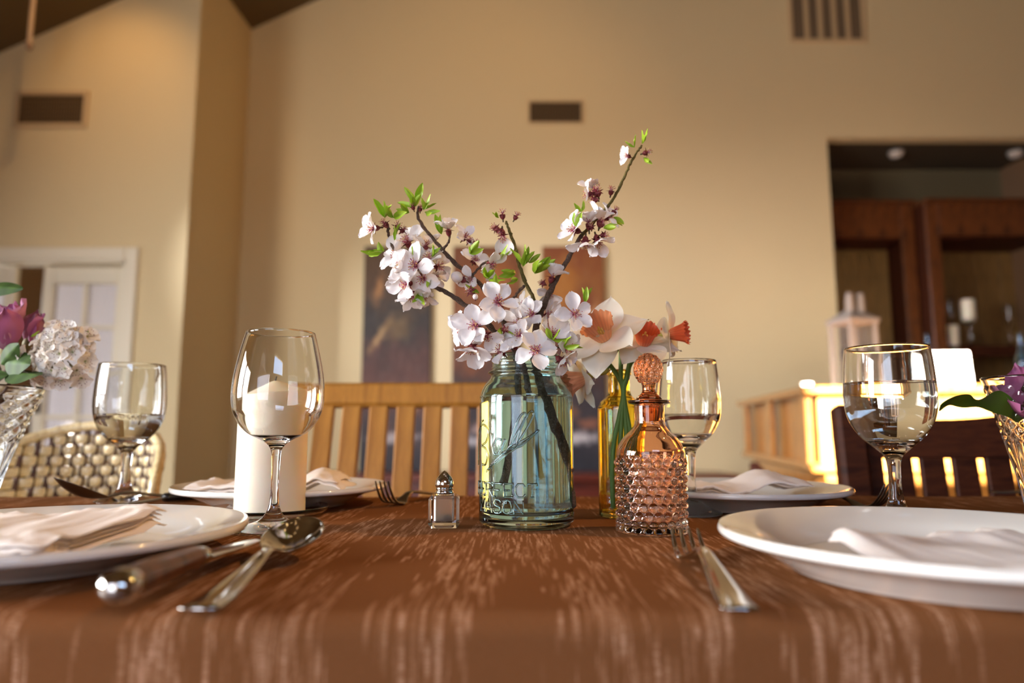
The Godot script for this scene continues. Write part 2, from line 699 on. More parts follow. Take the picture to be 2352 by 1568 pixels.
# a window: frame with glazing bars as its part and each pane a part
func window_unit(n: int, at: Vector3, w: float, h: float, turn: float, nx: int, ny: int) -> void:
	var o := group_node("window_%d" % n, self, at)
	o.rotation.y = turn
	o.set_meta("kind", "structure")
	o.set_meta("label", "white window with glazing bars, out of the picture")
	var f := MB.new()
	var t := 0.05
	for s in [-1.0, 1.0]:
		f.box(Vector3(s * (w / 2 - t / 2), h / 2, 0), Vector3(t, h, 0.08), 0.006)
		f.box(Vector3(0, h / 2 + s * (h / 2 - t / 2), 0), Vector3(w - 2 * t, t, 0.08), 0.006)
	for i in range(1, nx):
		f.box(Vector3(-w / 2 + w * i / nx, h / 2, 0), Vector3(0.04, h - 2 * t, 0.05), 0.004)
	for j in range(1, ny):
		f.box(Vector3(0, h * j / ny, 0), Vector3(w - 2 * t, 0.04, 0.046), 0.004)
	part("window_frame", f, M.trim, o)
	var p := MB.new()
	p.box(Vector3.ZERO, Vector3(w / nx, h / ny, 0.002))
	var pm := MB.new()
	pm.poly([Vector3(-w / nx / 2, -h / ny / 2, 0), Vector3(w / nx / 2, -h / ny / 2, 0), Vector3(w / nx / 2, h / ny / 2, 0), Vector3(-w / nx / 2, h / ny / 2, 0)], Vector3.BACK)
	var pane := pm.mesh()
	for i in nx:
		for j in ny:
			put("pane", pane, M.pane, o).position = Vector3(-w / 2 + w * (i + 0.5) / nx, h * (j + 0.5) / ny, 0)

func doors(d0: float, d1: float, dh: float) -> void:
	# casing
	var cw := at_depth(320, 600, -LEFT_Z).x - d1
	var b := MB.new()
	b.box(Vector3(d1 + cw / 2, (dh + cw) / 2, LEFT_Z + 0.012), Vector3(cw, dh + cw, 0.03), 0.008)
	b.box(Vector3(d0 - cw / 2, (dh + cw) / 2, LEFT_Z + 0.012), Vector3(cw, dh + cw, 0.03), 0.008)
	b.box(Vector3((d0 + d1) / 2, dh + cw / 2, LEFT_Z + 0.012), Vector3(d1 - d0, cw, 0.03), 0.008)
	b.box(Vector3(d1 - 0.01, dh / 2, LEFT_Z - 0.06), Vector3(0.02, dh, 0.13))
	b.box(Vector3((d0 + d1) / 2, dh - 0.01, LEFT_Z - 0.06), Vector3(d1 - d0, 0.02, 0.13))
	struct("trim_1", b, M.trim, "cream casing round the glazed doors")
	# right leaf, set back in the frame
	door_leaf("door_1", d1 - 0.03, at_depth(106, 700, 4.93).x, dh - 0.03, LEFT_Z - 0.1, "white glazed door with two columns of curtained panes")
	door_leaf("door_2", at_depth(43, 700, 4.93).x, d0 + 0.03, dh - 0.03, LEFT_Z - 0.1, "white glazed door cut off by the picture's edge")

func door_leaf(called: String, xr: float, x0: float, h: float, z: float, label: String) -> void:
	var o := group_node(called, self, Vector3((xr + x0) / 2, 0, z))
	o.set_meta("kind", "structure")
	o.set_meta("label", label)
	var w := xr - x0
	var st := 0.075
	var f := MB.new()
	for s in [-1.0, 1.0]:
		f.box(Vector3(s * (w / 2 - st / 2), h / 2, 0), Vector3(st, h, 0.045), 0.006)
	f.box(Vector3(0, h - 0.06, 0), Vector3(w - 2 * st, 0.12, 0.045), 0.006)
	f.box(Vector3(0, 0.15, 0), Vector3(w - 2 * st, 0.3, 0.045), 0.006)
	part("door_frame", f, M.trim, o)
	var pw := (w - 2 * st)
	var lo := 0.3
	var hi := h - 0.12
	var rows := 5
	var bars := MB.new()
	bars.box(Vector3(0, (lo + hi) / 2, 0), Vector3(0.028, hi - lo, 0.03), 0.005)
	for j in range(1, rows):
		bars.box(Vector3(0, lo + (hi - lo) * j / rows, 0), Vector3(pw, 0.028, 0.028), 0.005)
	part("glazing_bars", bars, M.trim, o)
	var pm := MB.new()
	var ph := (hi - lo) / rows
	pm.poly([Vector3(-pw / 4, -ph / 2, 0), Vector3(pw / 4, -ph / 2, 0), Vector3(pw / 4, ph / 2, 0), Vector3(-pw / 4, ph / 2, 0)], Vector3.BACK)
	var pane := pm.mesh()
	for j in rows:
		for i in 2:
			put("pane", pane, M.pane, o).position = Vector3(pw * (i * 0.5 - 0.25), lo + ph * (j + 0.5), 0.004)
	var cm := MB.new()
	cm.grid(60, 1, func(i, j): return Vector3(pw / 2 - pw * i / 60.0, lo if j == 0 else hi, -0.03 + 0.006 * sin(i * 1.3)))
	part("curtain", cm, M.curtain, o)
	if called == "door_1":
		var k := MB.new()
		var kp := at_depth(90, 936, 4.9)
		k.ball(Vector3(-w / 2 + st / 2, 1.0, 0.06), Vector3(0.028, 0.028, 0.028), 12, 8)
		k.box(Vector3(-w / 2 + st / 2, 1.0, 0.027), Vector3(0.04, 0.09, 0.012), 0.004)
		part("handle", k, M.iron, o)

# ------------------------------------------------------------------ on the walls
func back_wall_things() -> void:
	# registers: [called, px left, top, right, bottom, depth, slots, label]
	vent(48, 220, 190, 284, -LEFT_Z, 24, "cream air register with a fine grid high above the glazed doors", 9.0)
	vent(1217, 236, 1335, 281, -BACK_Z, 20, "small dark air register high above the paintings", 4.0)
	vent(1812, -95, 1980, 90, -BACK_Z, 5, "large return air grille with five tall slots above the bar opening", 8.0)
	# paintings
	var names := ["dark tall painting on the left of three, with a pale drifting figure", "tall painting in the middle of three, behind the blossom", "tall rust and ochre painting on the right of three, nearest the bar"]
	var k := 0
	for p in [[840, 985], [1042, 1192], [1245, 1393]]:
		var a := at_depth(p[0], 568, -BACK_Z)
		var q := at_depth(p[1], 1085, -BACK_Z)
		var o := thing("painting", names[k], "painting", Vector3((a.x + q.x) / 2, q.y, BACK_Z + 0.02), 0, "triptych on the back wall")
		var w := q.x - a.x
		var h := a.y - q.y
		var b := MB.new()
		b.box(Vector3(0, h / 2, -0.003), Vector3(w, h, 0.034), 0.004)
		part("stretcher", b, mat(rgb(48, 30, 22), 0.7), o)
		b = MB.new()
		b.grid(1, 1, func(i, j): return Vector3(w / 2 - w * i - 0.0, h * j, 0.0155), false, func(i, j): return Vector2(1.0 - i, 1.0 - j))
		var m := mat(Color.WHITE, 0.6)
		m.albedo_texture = painting_image(k)
		part("canvas", b, m, o)
		k += 1
	# the low bench under them
	var y0 := at_depth(1350, 1086, 5.25).y
	var x0 := at_depth(700, 1086, 5.25).x
	var x1 := at_depth(1700, 1100, 5.05).x
	var t := thing("bench", "low dark red wooden bench against the back wall under the paintings", "bench", Vector3((x0 + x1) / 2, 0, -5.3))
	var b := MB.new()
	b.box(Vector3(0, y0 - 0.025, 0), Vector3(x1 - x0, 0.05, 0.5), 0.008)
	part("seat", b, M.redwood, t)
	b = MB.new()
	b.box(Vector3(0, y0 - 0.11, 0.18), Vector3(x1 - x0 - 0.14, 0.12, 0.025), 0.004)
	part("apron", b, M.redwood, t)
	for sx in [-1.0, 1.0]:
		for sz in [-1.0, 1.0]:
			b = MB.new()
			b.box(Vector3(sx * ((x1 - x0) / 2 - 0.06), (y0 - 0.05) / 2, sz * 0.19), Vector3(0.07, y0 - 0.05, 0.07), 0.006)
			part("leg", b, M.redwood, t)

func vent(x0: float, y0: float, x1: float, y1: float, d: float, slots: int, label: String, rim: float) -> void:
	var a := at_depth(x0, y0, d)
	var q := at_depth(x1, y1, d)
	var w := q.x - a.x
	var h := a.y - q.y
	var r := rim * d / FOC * 1.3
	var o := thing("air_vent", label, "vent", Vector3((a.x + q.x) / 2, q.y, -d + 0.001), 0, "air vents on the walls")
	var b := MB.new()
	b.box(Vector3(0, h / 2, 0.0015), Vector3(w, h, 0.003))
	part("duct_shade", b, M.ventshade if slots > 8 else M.ventshade_pale, o)  # dark plate stands in for the shaded duct behind the slats
	b = MB.new()
	for s in [-1.0, 1.0]:
		b.box(Vector3(s * (w / 2 + r / 2), h / 2, 0.008), Vector3(r, h + 2 * r, 0.016), 0.004)
		b.box(Vector3(0, h / 2 + s * (h / 2 + r / 2), 0.008), Vector3(w, r, 0.016), 0.004)
	part("frame", b, M.vent, o)
	b = MB.new()
	var bar := w / slots * (0.42 if slots < 8 else 0.36)
	if slots < 8:
		bar = w / slots * 0.32
	b.box(Vector3(0, h / 2, 0.009), Vector3(bar, h, 0.009), 0.002)
	var m := b.mesh()
	for k in range(1, slots):
		put("slat", m, M.vent if slots < 8 else M.ventslat, o).position.x = -w / 2 + w * k / slots
	if slots > 8:
		b = MB.new()
		b.box(Vector3.ZERO, Vector3(w, h * 0.03, 0.006), 0.001)
		m = b.mesh()
		for k in range(1, 6):
			put("cross_bar", m, M.ventslat, o).position = Vector3(0, h * k / 6, 0.006)

func painting_image(which: int) -> ImageTexture:
	var im := Image.create(96, 320, false, Image.FORMAT_RGB8)
	var n := FastNoiseLite.new()
	n.seed = 40 + which
	n.frequency = 0.02
	n.fractal_octaves = 4
	# bands from the top down, then blobs: [x, y, rx, ry, turn, colour]
	var bands: Array = [
		[rgb(84, 58, 26), rgb(78, 52, 26), rgb(44, 36, 30), rgb(74, 44, 36), rgb(92, 56, 46), rgb(56, 44, 46), rgb(34, 34, 42)],
		[rgb(104, 56, 24), rgb(122, 66, 26), rgb(110, 62, 30), rgb(96, 52, 30), rgb(58, 44, 42), rgb(48, 42, 46), rgb(30, 32, 40)],
		[rgb(126, 66, 30), rgb(138, 84, 36), rgb(112, 58, 30), rgb(80, 46, 34), rgb(52, 42, 44), rgb(44, 40, 46), rgb(28, 28, 36)]][which]
	var blobs: Array = [
		[[22, 62, 7, 26, 0.2, rgb(176, 122, 68)], [26, 126, 6, 34, 0.55, rgb(186, 146, 92)], [40, 205, 10, 10, 0.0, rgb(170, 132, 84)], [70, 228, 12, 10, 0.0, rgb(198, 160, 104)], [48, 118, 22, 22, 0.0, rgb(104, 80, 46)], [50, 272, 40, 9, 0.0, rgb(190, 180, 178)]],
		[[60, 50, 26, 40, 0.3, rgb(150, 88, 34)], [30, 150, 20, 30, 0.0, rgb(142, 82, 40)], [52, 262, 30, 10, 0.1, rgb(202, 170, 160)], [30, 276, 40, 9, 0.0, rgb(184, 178, 180)]],
		[[30, 60, 24, 44, 0.3, rgb(166, 106, 38)], [80, 96, 9, 18, 0.2, rgb(190, 136, 84)], [78, 150, 8, 14, 0.0, rgb(196, 144, 96)], [60, 86, 14, 12, 0.0, rgb(140, 46, 30)], [36, 238, 20, 10, 0.0, rgb(150, 98, 62)], [70, 252, 22, 10, 0.0, rgb(140, 88, 64)], [50, 272, 42, 10, 0.0, rgb(206, 198, 196)]]][which]
	for y in 320:
		for x in 96:
			var t := clampf(y / 320.0 + n.get_noise_2d(x * 1.5, y) * 0.13, 0, 0.999) * 6.0
			var c: Color = bands[int(t)].lerp(bands[int(t) + 1], fmod(t, 1.0))
			for e in blobs:
				var p := Vector2(x - e[0], y - e[1]).rotated(-e[4])
				var q := Vector2(p.x / e[2], p.y / e[3]).length() + n.get_noise_2d(x * 4, y * 4) * 0.5
				c = c.lerp(e[5], clampf(1.2 - q, 0, 0.85))
			c = c.lightened(maxf(0, n.get_noise_2d(x * 6 + 300, y * 2)) * 0.12)
			im.set_pixel(x, y, c)
	return ImageTexture.create_from_image(im)

# ------------------------------------------------------------------ the bar and what stands on it
const BAR_TURN := -0.155
const BAR_H := 1.056

func bar() -> void:
	var c := at_depth(1860, 887, 3.4)
	var t := thing("bar_counter", "golden brown wooden bar counter in glaring sun, before the opening to the shelves", "counter", Vector3(c.x, 0, c.z), BAR_TURN)
	var ln := 2.6
	var dp := 1.9
	var b := MB.new()
	b.box(Vector3(ln / 2 - 0.02, BAR_H - 0.02, -dp / 2 + 0.02), Vector3(ln + 0.06, 0.04, dp + 0.06), 0.008)
	part("worktop", b, M.honey, t)
	b = MB.new()
	b.box(Vector3(ln / 2 + 0.02, 0.86, -dp / 2), Vector3(ln - 0.04, 0.36, dp - 0.06), 0.004)
	part("upper_body", b, M.honey, t)
	b = MB.new()
	b.box(Vector3(ln / 2, 0.665, -dp / 2 + 0.02), Vector3(ln + 0.05, 0.045, dp + 0.05), 0.012)
	part("rail", b, M.honey, t)
	b = MB.new()
	b.box(Vector3(ln / 2 + 0.02, 0.325, -dp / 2), Vector3(ln - 0.07, 0.65, dp - 0.03), 0.004)
	part("base", b, M.honey, t)
	for k in 3:                        # stiles of the end panel
		b = MB.new()
		b.box(Vector3(-0.005, 0.86, -0.09 - k * 0.83), Vector3(0.03, 0.36, 0.12), 0.004)
		part("stile", b, M.honey, t)
	# lantern, card, cup, bottles
	lantern()
	var p := at_depth(2190, 880, 3.55)
	var card := thing("menu_card", "large white folded card standing on the bar counter", "card", Vector3(p.x, BAR_H, p.z), -0.1)
	b = MB.new()
	var ch := at_depth(2190, 806, 3.55).y - BAR_H
	b.box(Vector3(0, ch / 2, 0), Vector3(0.185, ch, 0.003), 0.001, Basis(Vector3.RIGHT, -0.12))
	part("front_leaf", b, M.white, card)
	b = MB.new()
	b.box(Vector3(0, ch / 2, -0.03), Vector3(0.185, ch, 0.003), 0.001, Basis(Vector3.RIGHT, 0.12))
	part("back_leaf", b, M.white, card)
	p = at_depth(1841, 893, 3.62)
	var cup := thing("tealight_cup", "small white tealight cup on the corner of the bar counter", "candle", Vector3(p.x + 0.05, BAR_H, p.z - 0.05))
	b = MB.new()
	b.lathe([Vector2(0, 0), Vector2(0.024, 0), Vector2(0.03, 0.035), Vector2(0.027, 0.036), Vector2(0.022, 0.006), Vector2(0, 0.006)], 20)
	part("cup", b, M.white, cup)
	b = MB.new()
	b.lathe([Vector2(0, 0.0065), Vector2(0.021, 0.0065), Vector2(0.024, 0.024), Vector2(0, 0.026)], 16)
	part("candle", b, M.wax, cup)
	bottle(at_depth(2137, 880, 3.8), at_depth(2137, 769, 3.8).y, 0.022, "slim blue glass bottle half hidden behind the white card")
	bottle(at_depth(2352, 880, 3.7), at_depth(2352, 768, 3.7).y, 0.03, "pale blue glass bottle at the picture's edge on the bar counter")
	# the chair seen edge on beside it
	var q := at_depth(1738, 1100, 3.1)
	var top := at_depth(1738, 1066, 3.1).y
	var s := thing("side_chair", "dark red wooden chair seen from its side by the bar counter's end", "chair", Vector3(q.x, 0, q.z), -PI / 2 - 0.3)
	simple_chair(s, top, M.redwood)

func simple_chair(s: Node3D, top: float, m: Material) -> void:
	var b := MB.new()
	b.box(Vector3(0, 0.44, 0.2), Vector3(0.4, 0.04, 0.4), 0.01)
	part("seat", b, m, s)
	for sx in [-1.0, 1.0]:
		b = MB.new()
		b.box(Vector3(sx * 0.18, top / 2, 0), Vector3(0.045, top, 0.045), 0.006)
		part("back_post", b, m, s)
		b = MB.new()
		b.box(Vector3(sx * 0.18, 0.21, 0.37), Vector3(0.04, 0.42, 0.04), 0.006)
		part("leg", b, m, s)
	b = MB.new()
	b.box(Vector3(0, top - 0.06, 0), Vector3(0.32, 0.09, 0.025), 0.006)
	part("top_rail", b, m, s)

func bottle(p: Vector3, top: float, r: float, label: String) -> void:
	var h := top - BAR_H
	var o := thing("glass_bottle", label, "bottle", Vector3(p.x, BAR_H, p.z), 0)
	var b := MB.new()
	b.lathe(smooth2([Vector2(0, 0), Vector2(r, 0), Vector2(r, h * 0.3), Vector2(r, h * 0.55), Vector2(r * 0.45, h * 0.75), Vector2(r * 0.42, h), Vector2(r * 0.3, h), Vector2(r * 0.3, h * 0.75), Vector2(r * 0.85, h * 0.52), Vector2(r * 0.85, 0.006), Vector2(0, 0.006)], 4), 20)
	part("body", b, M.blueglass, o)

func lantern() -> void:
	var p := at_depth(1967, 890, 4.3)
	var w := 0.2
	var h := at_depth(1967, 735, 4.3).y - BAR_H
	var o := thing("lantern", "white wooden lantern with a candle inside, standing at the edge of the opening", "lantern", Vector3(p.x, BAR_H, p.z), 0.25)
	var wm := mat(rgb(160, 150, 142), 0.7)
	var b := MB.new()
	b.box(Vector3(0, 0.012, 0), Vector3(w + 0.03, 0.024, w + 0.03), 0.004)
	part("base", b, wm, o)
	for sx in [-1.0, 1.0]:
		for sz in [-1.0, 1.0]:
			b = MB.new()
			b.box(Vector3(sx * (w / 2 - 0.012), h / 2, sz * (w / 2 - 0.012)), Vector3(0.024, h - 0.02, 0.024), 0.003)
			part("post", b, wm, o)
	b = MB.new()
	b.box(Vector3(0, h - 0.01, 0), Vector3(w + 0.02, 0.03, w + 0.02), 0.004)
	part("head", b, wm, o)
	b = MB.new()
	var apex := Vector3(0, h + 0.09, 0)
	var q := [Vector3(-w / 2, h + 0.005, -w / 2), Vector3(w / 2, h + 0.005, -w / 2), Vector3(w / 2, h + 0.005, w / 2), Vector3(-w / 2, h + 0.005, w / 2)]
	for k in 4:
		b.poly([q[k], q[(k + 1) % 4], apex], (q[k] + q[(k + 1) % 4]) / 2 + Vector3(0, -h + 0.1, 0))
	part("roof", b, wm, o)
	for e in [[-0.05, 0.045], [0.03, 0.045]]:
		b = MB.new()
		b.lathe([Vector2(0, h + 0.03), Vector2(0.022, h + 0.03), Vector2(0.026, h + 0.09), Vector2(0.02, h + 0.16), Vector2(0, h + 0.165)], 14, Transform3D(Basis(), Vector3(e[0], 0, e[1])))
		part("finial", b, wm, o)
	var pm := MB.new()
	pm.poly([Vector3(-w / 2 + 0.024, 0.024, 0), Vector3(w / 2 - 0.024, 0.024, 0), Vector3(w / 2 - 0.024, h - 0.025, 0), Vector3(-w / 2 + 0.024, h - 0.025, 0)], Vector3.BACK)
	var pane := pm.mesh()
	for k in 4:
		var pp := put("pane", pane, M.pane, o)
		pp.transform = Transform3D(Basis(Vector3.UP, k * PI / 2), Vector3.ZERO) * Transform3D(Basis(), Vector3(0, 0, w / 2 - 0.012))
	var c := thing("pillar_candle", "cream candle inside the white lantern", "candle", Vector3(p.x, BAR_H + 0.025, p.z))
	b = MB.new()
	b.lathe([Vector2(0, 0), Vector2(0.03, 0), Vector2(0.03, 0.13), Vector2(0.027, 0.135), Vector2(0, 0.13)], 20)
	part("wax", b, M.wax, c)
	b = MB.new()
	b.tube([Vector3(0, 0.13, 0), Vector3(0.001, 0.145, 0)], [0.001, 0.0008], 5)
	part("wick", b, M.dark, c)

# ------------------------------------------------------------------ the shelves in the niche
func hutch_things() -> void:
	# left unit, set back; right unit, standing forward
	var za := -6.0
	var zb := -5.86
	hutch(at_depth(1880, 600, -za).x, at_depth(2133, 600, -zb).x - 0.02, at_depth(2000, 468, -za).y, at_depth(2000, 545, -za).y, za, -6.42, "tall dark wooden shelf unit set back at the left of the niche", at_depth(2000, 800, -za).y)
	hutch(at_depth(2133, 600, -zb).x, at_depth(2133, 600, -zb).x + 1.5, at_depth(2250, 464, -zb).y, at_depth(2250, 540, -zb).y, zb, -6.42, "tall dark wooden shelf unit standing forward at the right of the niche", at_depth(2250, 792, -zb).y)
	var sh := at_depth(2250, 792, -zb).y
	# ceiling lamps of the niche, unlit
	for x in [[2058, "leftmost white round lamp under the dark niche ceiling"], [2332, "white round lamp under the niche ceiling, nearer the picture's edge"]]:
		var p := at_depth(x[0], 345, 6.0)
		var oh := at_depth(2000, 316, -BACK_Z).y
		var o := thing("ceiling_lamp", x[1], "lamp", Vector3(p.x, oh, p.z), 0, "lamps under the niche ceiling")
		var b := MB.new()
		b.lathe([Vector2(0, -0.05), Vector2(0.05, -0.048), Vector2(0.062, -0.03), Vector2(0.065, 0.0), Vector2(0, 0.0)], 24)
		part("housing", b, mat(rgb(200, 190, 180), 0.5), o)
		b = MB.new()
		b.lathe([Vector2(0, -0.056), Vector2(0.04, -0.052), Vector2(0.045, -0.047), Vector2(0, -0.046)], 20)
		part("lens", b, M.white, o)
	# what stands on the shelf: candle on a tall glass foot, votive under a glass ball, goblet
	var dep := 5.95
	var o := thing("candle_holder", "white pillar candle on a tall clear glass foot, on the right shelf unit", "candle", Vector3(at_depth(2230, 790, dep).x, sh, -dep))
	var h1 := at_depth(2230, 735, dep).y - sh
	var h2 := at_depth(2230, 688, dep).y - sh
	var b := MB.new()
	b.lathe(smooth2([Vector2(0, 0), Vector2(0.045, 0), Vector2(0.02, 0.02), Vector2(0.014, h1 * 0.5), Vector2(0.024, h1 * 0.7), Vector2(0.016, h1 * 0.85), Vector2(0.055, h1), Vector2(0, h1)], 4), 20)
	part("foot", b, M.clear, o)
	b = MB.new()
	b.lathe([Vector2(0, h1), Vector2(0.055, h1), Vector2(0.056, h2 - 0.01), Vector2(0.05, h2), Vector2(0, h2 - 0.012)], 24)
	part("candle", b, M.wax, o)
	o = thing("votive_candle", "short white candle beside the post of the right shelf unit", "candle", Vector3(at_depth(2190, 790, dep).x, sh, -dep))
	b = MB.new()
	b.lathe([Vector2(0, 0), Vector2(0.046, 0), Vector2(0.048, at_depth(2190, 748, dep).y - sh), Vector2(0, at_depth(2190, 750, dep).y - sh)], 24)
	part("wax", b, M.wax, o)
	b = MB.new()
	b.tube([Vector3(0, 0.13, 0), Vector3(0, at_depth(2190, 742, dep).y - sh, 0)], [0.002, 0.0015], 5)
	part("wick", b, M.dark, o)
	for g in [[2189, 5.99 + 0.12, 690, 0.05, "clear glass jar behind the short candle on the right shelf unit"], [2322, dep, 706, 0.04, "clear stemmed glass at the right end of the shelf unit in the niche"]]:
		o = thing("shelf_glass", g[4], "glass", Vector3(at_depth(g[0], 790, g[1]).x, sh, -g[1]))
		var h: float = at_depth(g[0], g[2], g[1]).y - sh
		b = MB.new()
		var r: float = g[3]
		b.lathe(smooth2([Vector2(0, 0), Vector2(r * 0.9, 0), Vector2(r * 0.25, 0.02), Vector2(r * 0.2, h * 0.45), Vector2(r * 0.9, h * 0.65), Vector2(r * 0.8, h), Vector2(r * 0.75, h), Vector2(r * 0.84, h * 0.66), Vector2(0.001, h * 0.5), Vector2(0, h * 0.5)], 4), 20)
		part("bowl", b, M.clear, o)

func hutch(x0: float, x1: float, top: float, head: float, zf: float, zr: float, label: String, shelf: float) -> void:
	var w := x1 - x0
	var o := thing("shelf_unit", label, "cabinet", Vector3((x0 + x1) / 2, 0, zf), 0, "shelf units in the bar niche")
	var dp := zf - zr
	var pw := 0.115
	var b := MB.new()
	for s in [-1.0, 1.0]:
		b = MB.new()
		b.box(Vector3(s * (w / 2 - pw / 2), top / 2, -0.0125), Vector3(pw, top, 0.025), 0.004)
		part("post", b, M.hutch, o)
		b = MB.new()
		b.box(Vector3(s * (w / 2 - 0.012), top / 2, -dp / 2 - 0.0125), Vector3(0.024, top - 0.004, dp - 0.026), 0.002)
		part("side_panel", b, M.mahogany, o)
	b = MB.new()
	b.box(Vector3(0, (top + head) / 2, -0.0125), Vector3(w - 2 * pw, top - head, 0.024), 0.004)
	part("header", b, M.hutch, o)
	b = MB.new()
	b.box(Vector3(0, top + 0.012, -dp / 2 + 0.02), Vector3(w + 0.03, 0.03, dp + 0.05), 0.008)
	part("cornice", b, M.hutch, o)
	b = MB.new()
	var n := 6
	for k in n:
		b = MB.new()
		b.box(Vector3(-w / 2 + 0.03 + (w - 0.06) * (k + 0.5) / n, top / 2, -dp + 0.01), Vector3((w - 0.06) / n - 0.004, top - 0.01, 0.016), 0.003)
		part("back_board", b, M.hutchback, o)
	for y in [shelf - 0.014, head - 0.0]:
		b = MB.new()
		b.box(Vector3(0, y, -dp / 2 - 0.01), Vector3(w - 0.05, 0.028, dp - 0.06), 0.004)
		part("shelf", b, M.mahogany, o)
	b = MB.new()
	b.box(Vector3(0, shelf - 0.06, -0.0125), Vector3(w - 2 * pw, 0.07, 0.022), 0.004)
	part("shelf_rail", b, M.mahogany, o)

# ------------------------------------------------------------------ lamps (behind and above the picture)
func rear_lamps() -> void:
	# ring of warm bulbs over the table, out of view, lighting table and walls
	chandelier(Vector3(0.05, 2.45, -1.05), 0.40, 8, "iron ring chandelier with warm bulbs hanging over the table, out of the picture")
	spot(Vector3(1.15, 2.35, -0.70), Vector3(-0.3, TOP + 0.05, -0.78), 1.6, 19.0, "unseen black spot to the right over the table, placed to warm the shaded sides there")  # out of view, placed to warm the right sides of the table things
	hanging_rod()
	# the spot that washes the wall over the doors
	spot(Vector3(-2.7, 3.95, -3.75), at_depth(275, 220, -LEFT_Z), 0.62, 40.0, "small black track spot aimed at the wall above the doors")
	spot(Vector3(0.3, 4.9, -3.2), at_depth(1000, 420, -BACK_Z), 1.3, 50.0, "unseen small black spot placed to light the wall above the paintings")  # out of view, placed to light the upper back wall
	spot(Vector3(-3.9, 2.75, -3.15), Vector3(1.9, 0.75, BACK_Z), 25.0, 25.0, "unseen black spot by the window wall, lighting the lower back wall in place of daylight", rgb(244, 244, 255), 1.0)  # unseen spot in place of window light on the lower back wall

func hanging_rod() -> void:
	var p := at_depth(67, 104, 4.3)
	var o := thing("hanging_rod", "slender pale metal rod hanging from the ceiling, high above the glazed doors", "rod", p)
	var b := MB.new()
	b.tube([Vector3(0, 0, 0), Vector3(0, (roof(p.x) - p.y) * 0.5, 0), Vector3(0, roof(p.x) - p.y + 0.005, 0)], [0.014], 12)
	part("rod", b, mat(rgb(205, 176, 146), 0.5), o)
	b = MB.new()
	b.lathe([Vector2(0, -0.03), Vector2(0.012, -0.03), Vector2(0.022, -0.012), Vector2(0.022, 0.006), Vector2(0.014, 0.014), Vector2(0, 0.014)], 16)
	part("end_cap", b, mat(rgb(150, 118, 92), 0.5), o)

func spot(p: Vector3, to: Vector3, e: float, ang: float, label: String, tint := rgb(255, 200, 128), soft := 0.9) -> void:
	var o := thing("unseen_spot", label, "lamp", p)
	var dir := (to - p).normalized()
	var bs := facing(-dir)
	var b := MB.new()
	var rev := MB.new()
	rev.lathe([Vector2(0, 0.005), Vector2(0.036, 0.005), Vector2(0.03, 0.095), Vector2(0, 0.1)], 20, Transform3D(bs, Vector3.ZERO))
	part("can", rev, M.black, o)
	var l := MB.new()
	l.lathe([Vector2(0, -0.002), Vector2(0.032, -0.002), Vector2(0.032, 0.002), Vector2(0, 0.002)], 20, Transform3D(bs, Vector3.ZERO))
	var em := mat(rgb(255, 220, 160), 0.5)
	em.emission_enabled = true
	em.emission = tint
	em.emission_energy_multiplier = 4.0
	part("lamp_lens", l, em, o)
	var s := MB.new()
	var up := Vector3(0, roof(p.x) - p.y, 0)
	s.tube([-dir * 0.06, -dir * 0.06 + up * 0.5, up - Vector3(0, 0.0, 0)], [0.01], 8)
	part("stem", s, M.black, o)
	var sp := SpotLight3D.new()
	sp.name = "spot_light"
	sp.light_color = tint
	sp.light_energy = e
	sp.spot_angle = ang
	sp.spot_angle_attenuation = soft
	sp.spot_range = 20.0
	sp.spot_attenuation = 2.0
	sp.light_size = 0.03
	sp.shadow_enabled = true
	add_child(sp, true)
	sp.position = p + dir * 0.012
	sp.look_at(to, Vector3.UP)

func chandelier(p: Vector3, r: float, n: int, label: String) -> void:
	var o := thing("chandelier", label, "chandelier", p)
	var b := MB.new()
	var ring := []
	for k in 25:
		ring.append(Vector3(cos(TAU * k / 24) * r, 0, sin(TAU * k / 24) * r))
	b.tube(ring, [0.012], 8, Vector3.UP, false)
	part("ring", b, M.black, o)
	b = MB.new()
	b.tube([Vector3(0, 0.3, 0), Vector3(0, roof(p.x) - p.y - 0.0, 0)], [0.01], 8)
	part("stem", b, M.black, o)
	for k in 3:
		var a := TAU * k / 3
		b = MB.new()
		b.tube([Vector3(cos(a) * r, 0, sin(a) * r), Vector3(0, 0.32, 0)], [0.006], 6)
		part("stay", b, M.black, o)
	var em := mat(rgb(255, 225, 170), 0.5)
	em.emission_enabled = true
	em.emission = rgb(255, 214, 150)
	em.emission_energy_multiplier = 12.0
	b = MB.new()
	b.ball(Vector3(0, 0.055, 0), Vector3(0.024, 0.034, 0.024), 14, 9)
	var bulb := b.mesh()
	b = MB.new()
	b.lathe([Vector2(0, 0.0), Vector2(0.016, 0.0), Vector2(0.014, 0.03), Vector2(0, 0.03)], 12)
	var socket := b.mesh()
	for k in n:
		var a := TAU * (k + 0.3) / n
		var q := Vector3(cos(a) * r, 0.008, sin(a) * r)
		put("socket", socket, M.black, o).position = q
		put("bulb", bulb, em, o).position = q
		var li := OmniLight3D.new()
		li.name = "bulb_light"
		li.light_color = rgb(255, 200, 128)
		li.light_energy = 0.07
		li.light_size = 0.02
		li.omni_range = 20.0
		li.omni_attenuation = 2.0
		li.shadow_enabled = true
		add_child(li, true)
		li.position = p + q + Vector3(0, 0.055, 0)

# ------------------------------------------------------------------ table, cloth, chairs
const NEAR_Z := -0.392
const FAR_Z := -1.075
const CORNER := 0.014

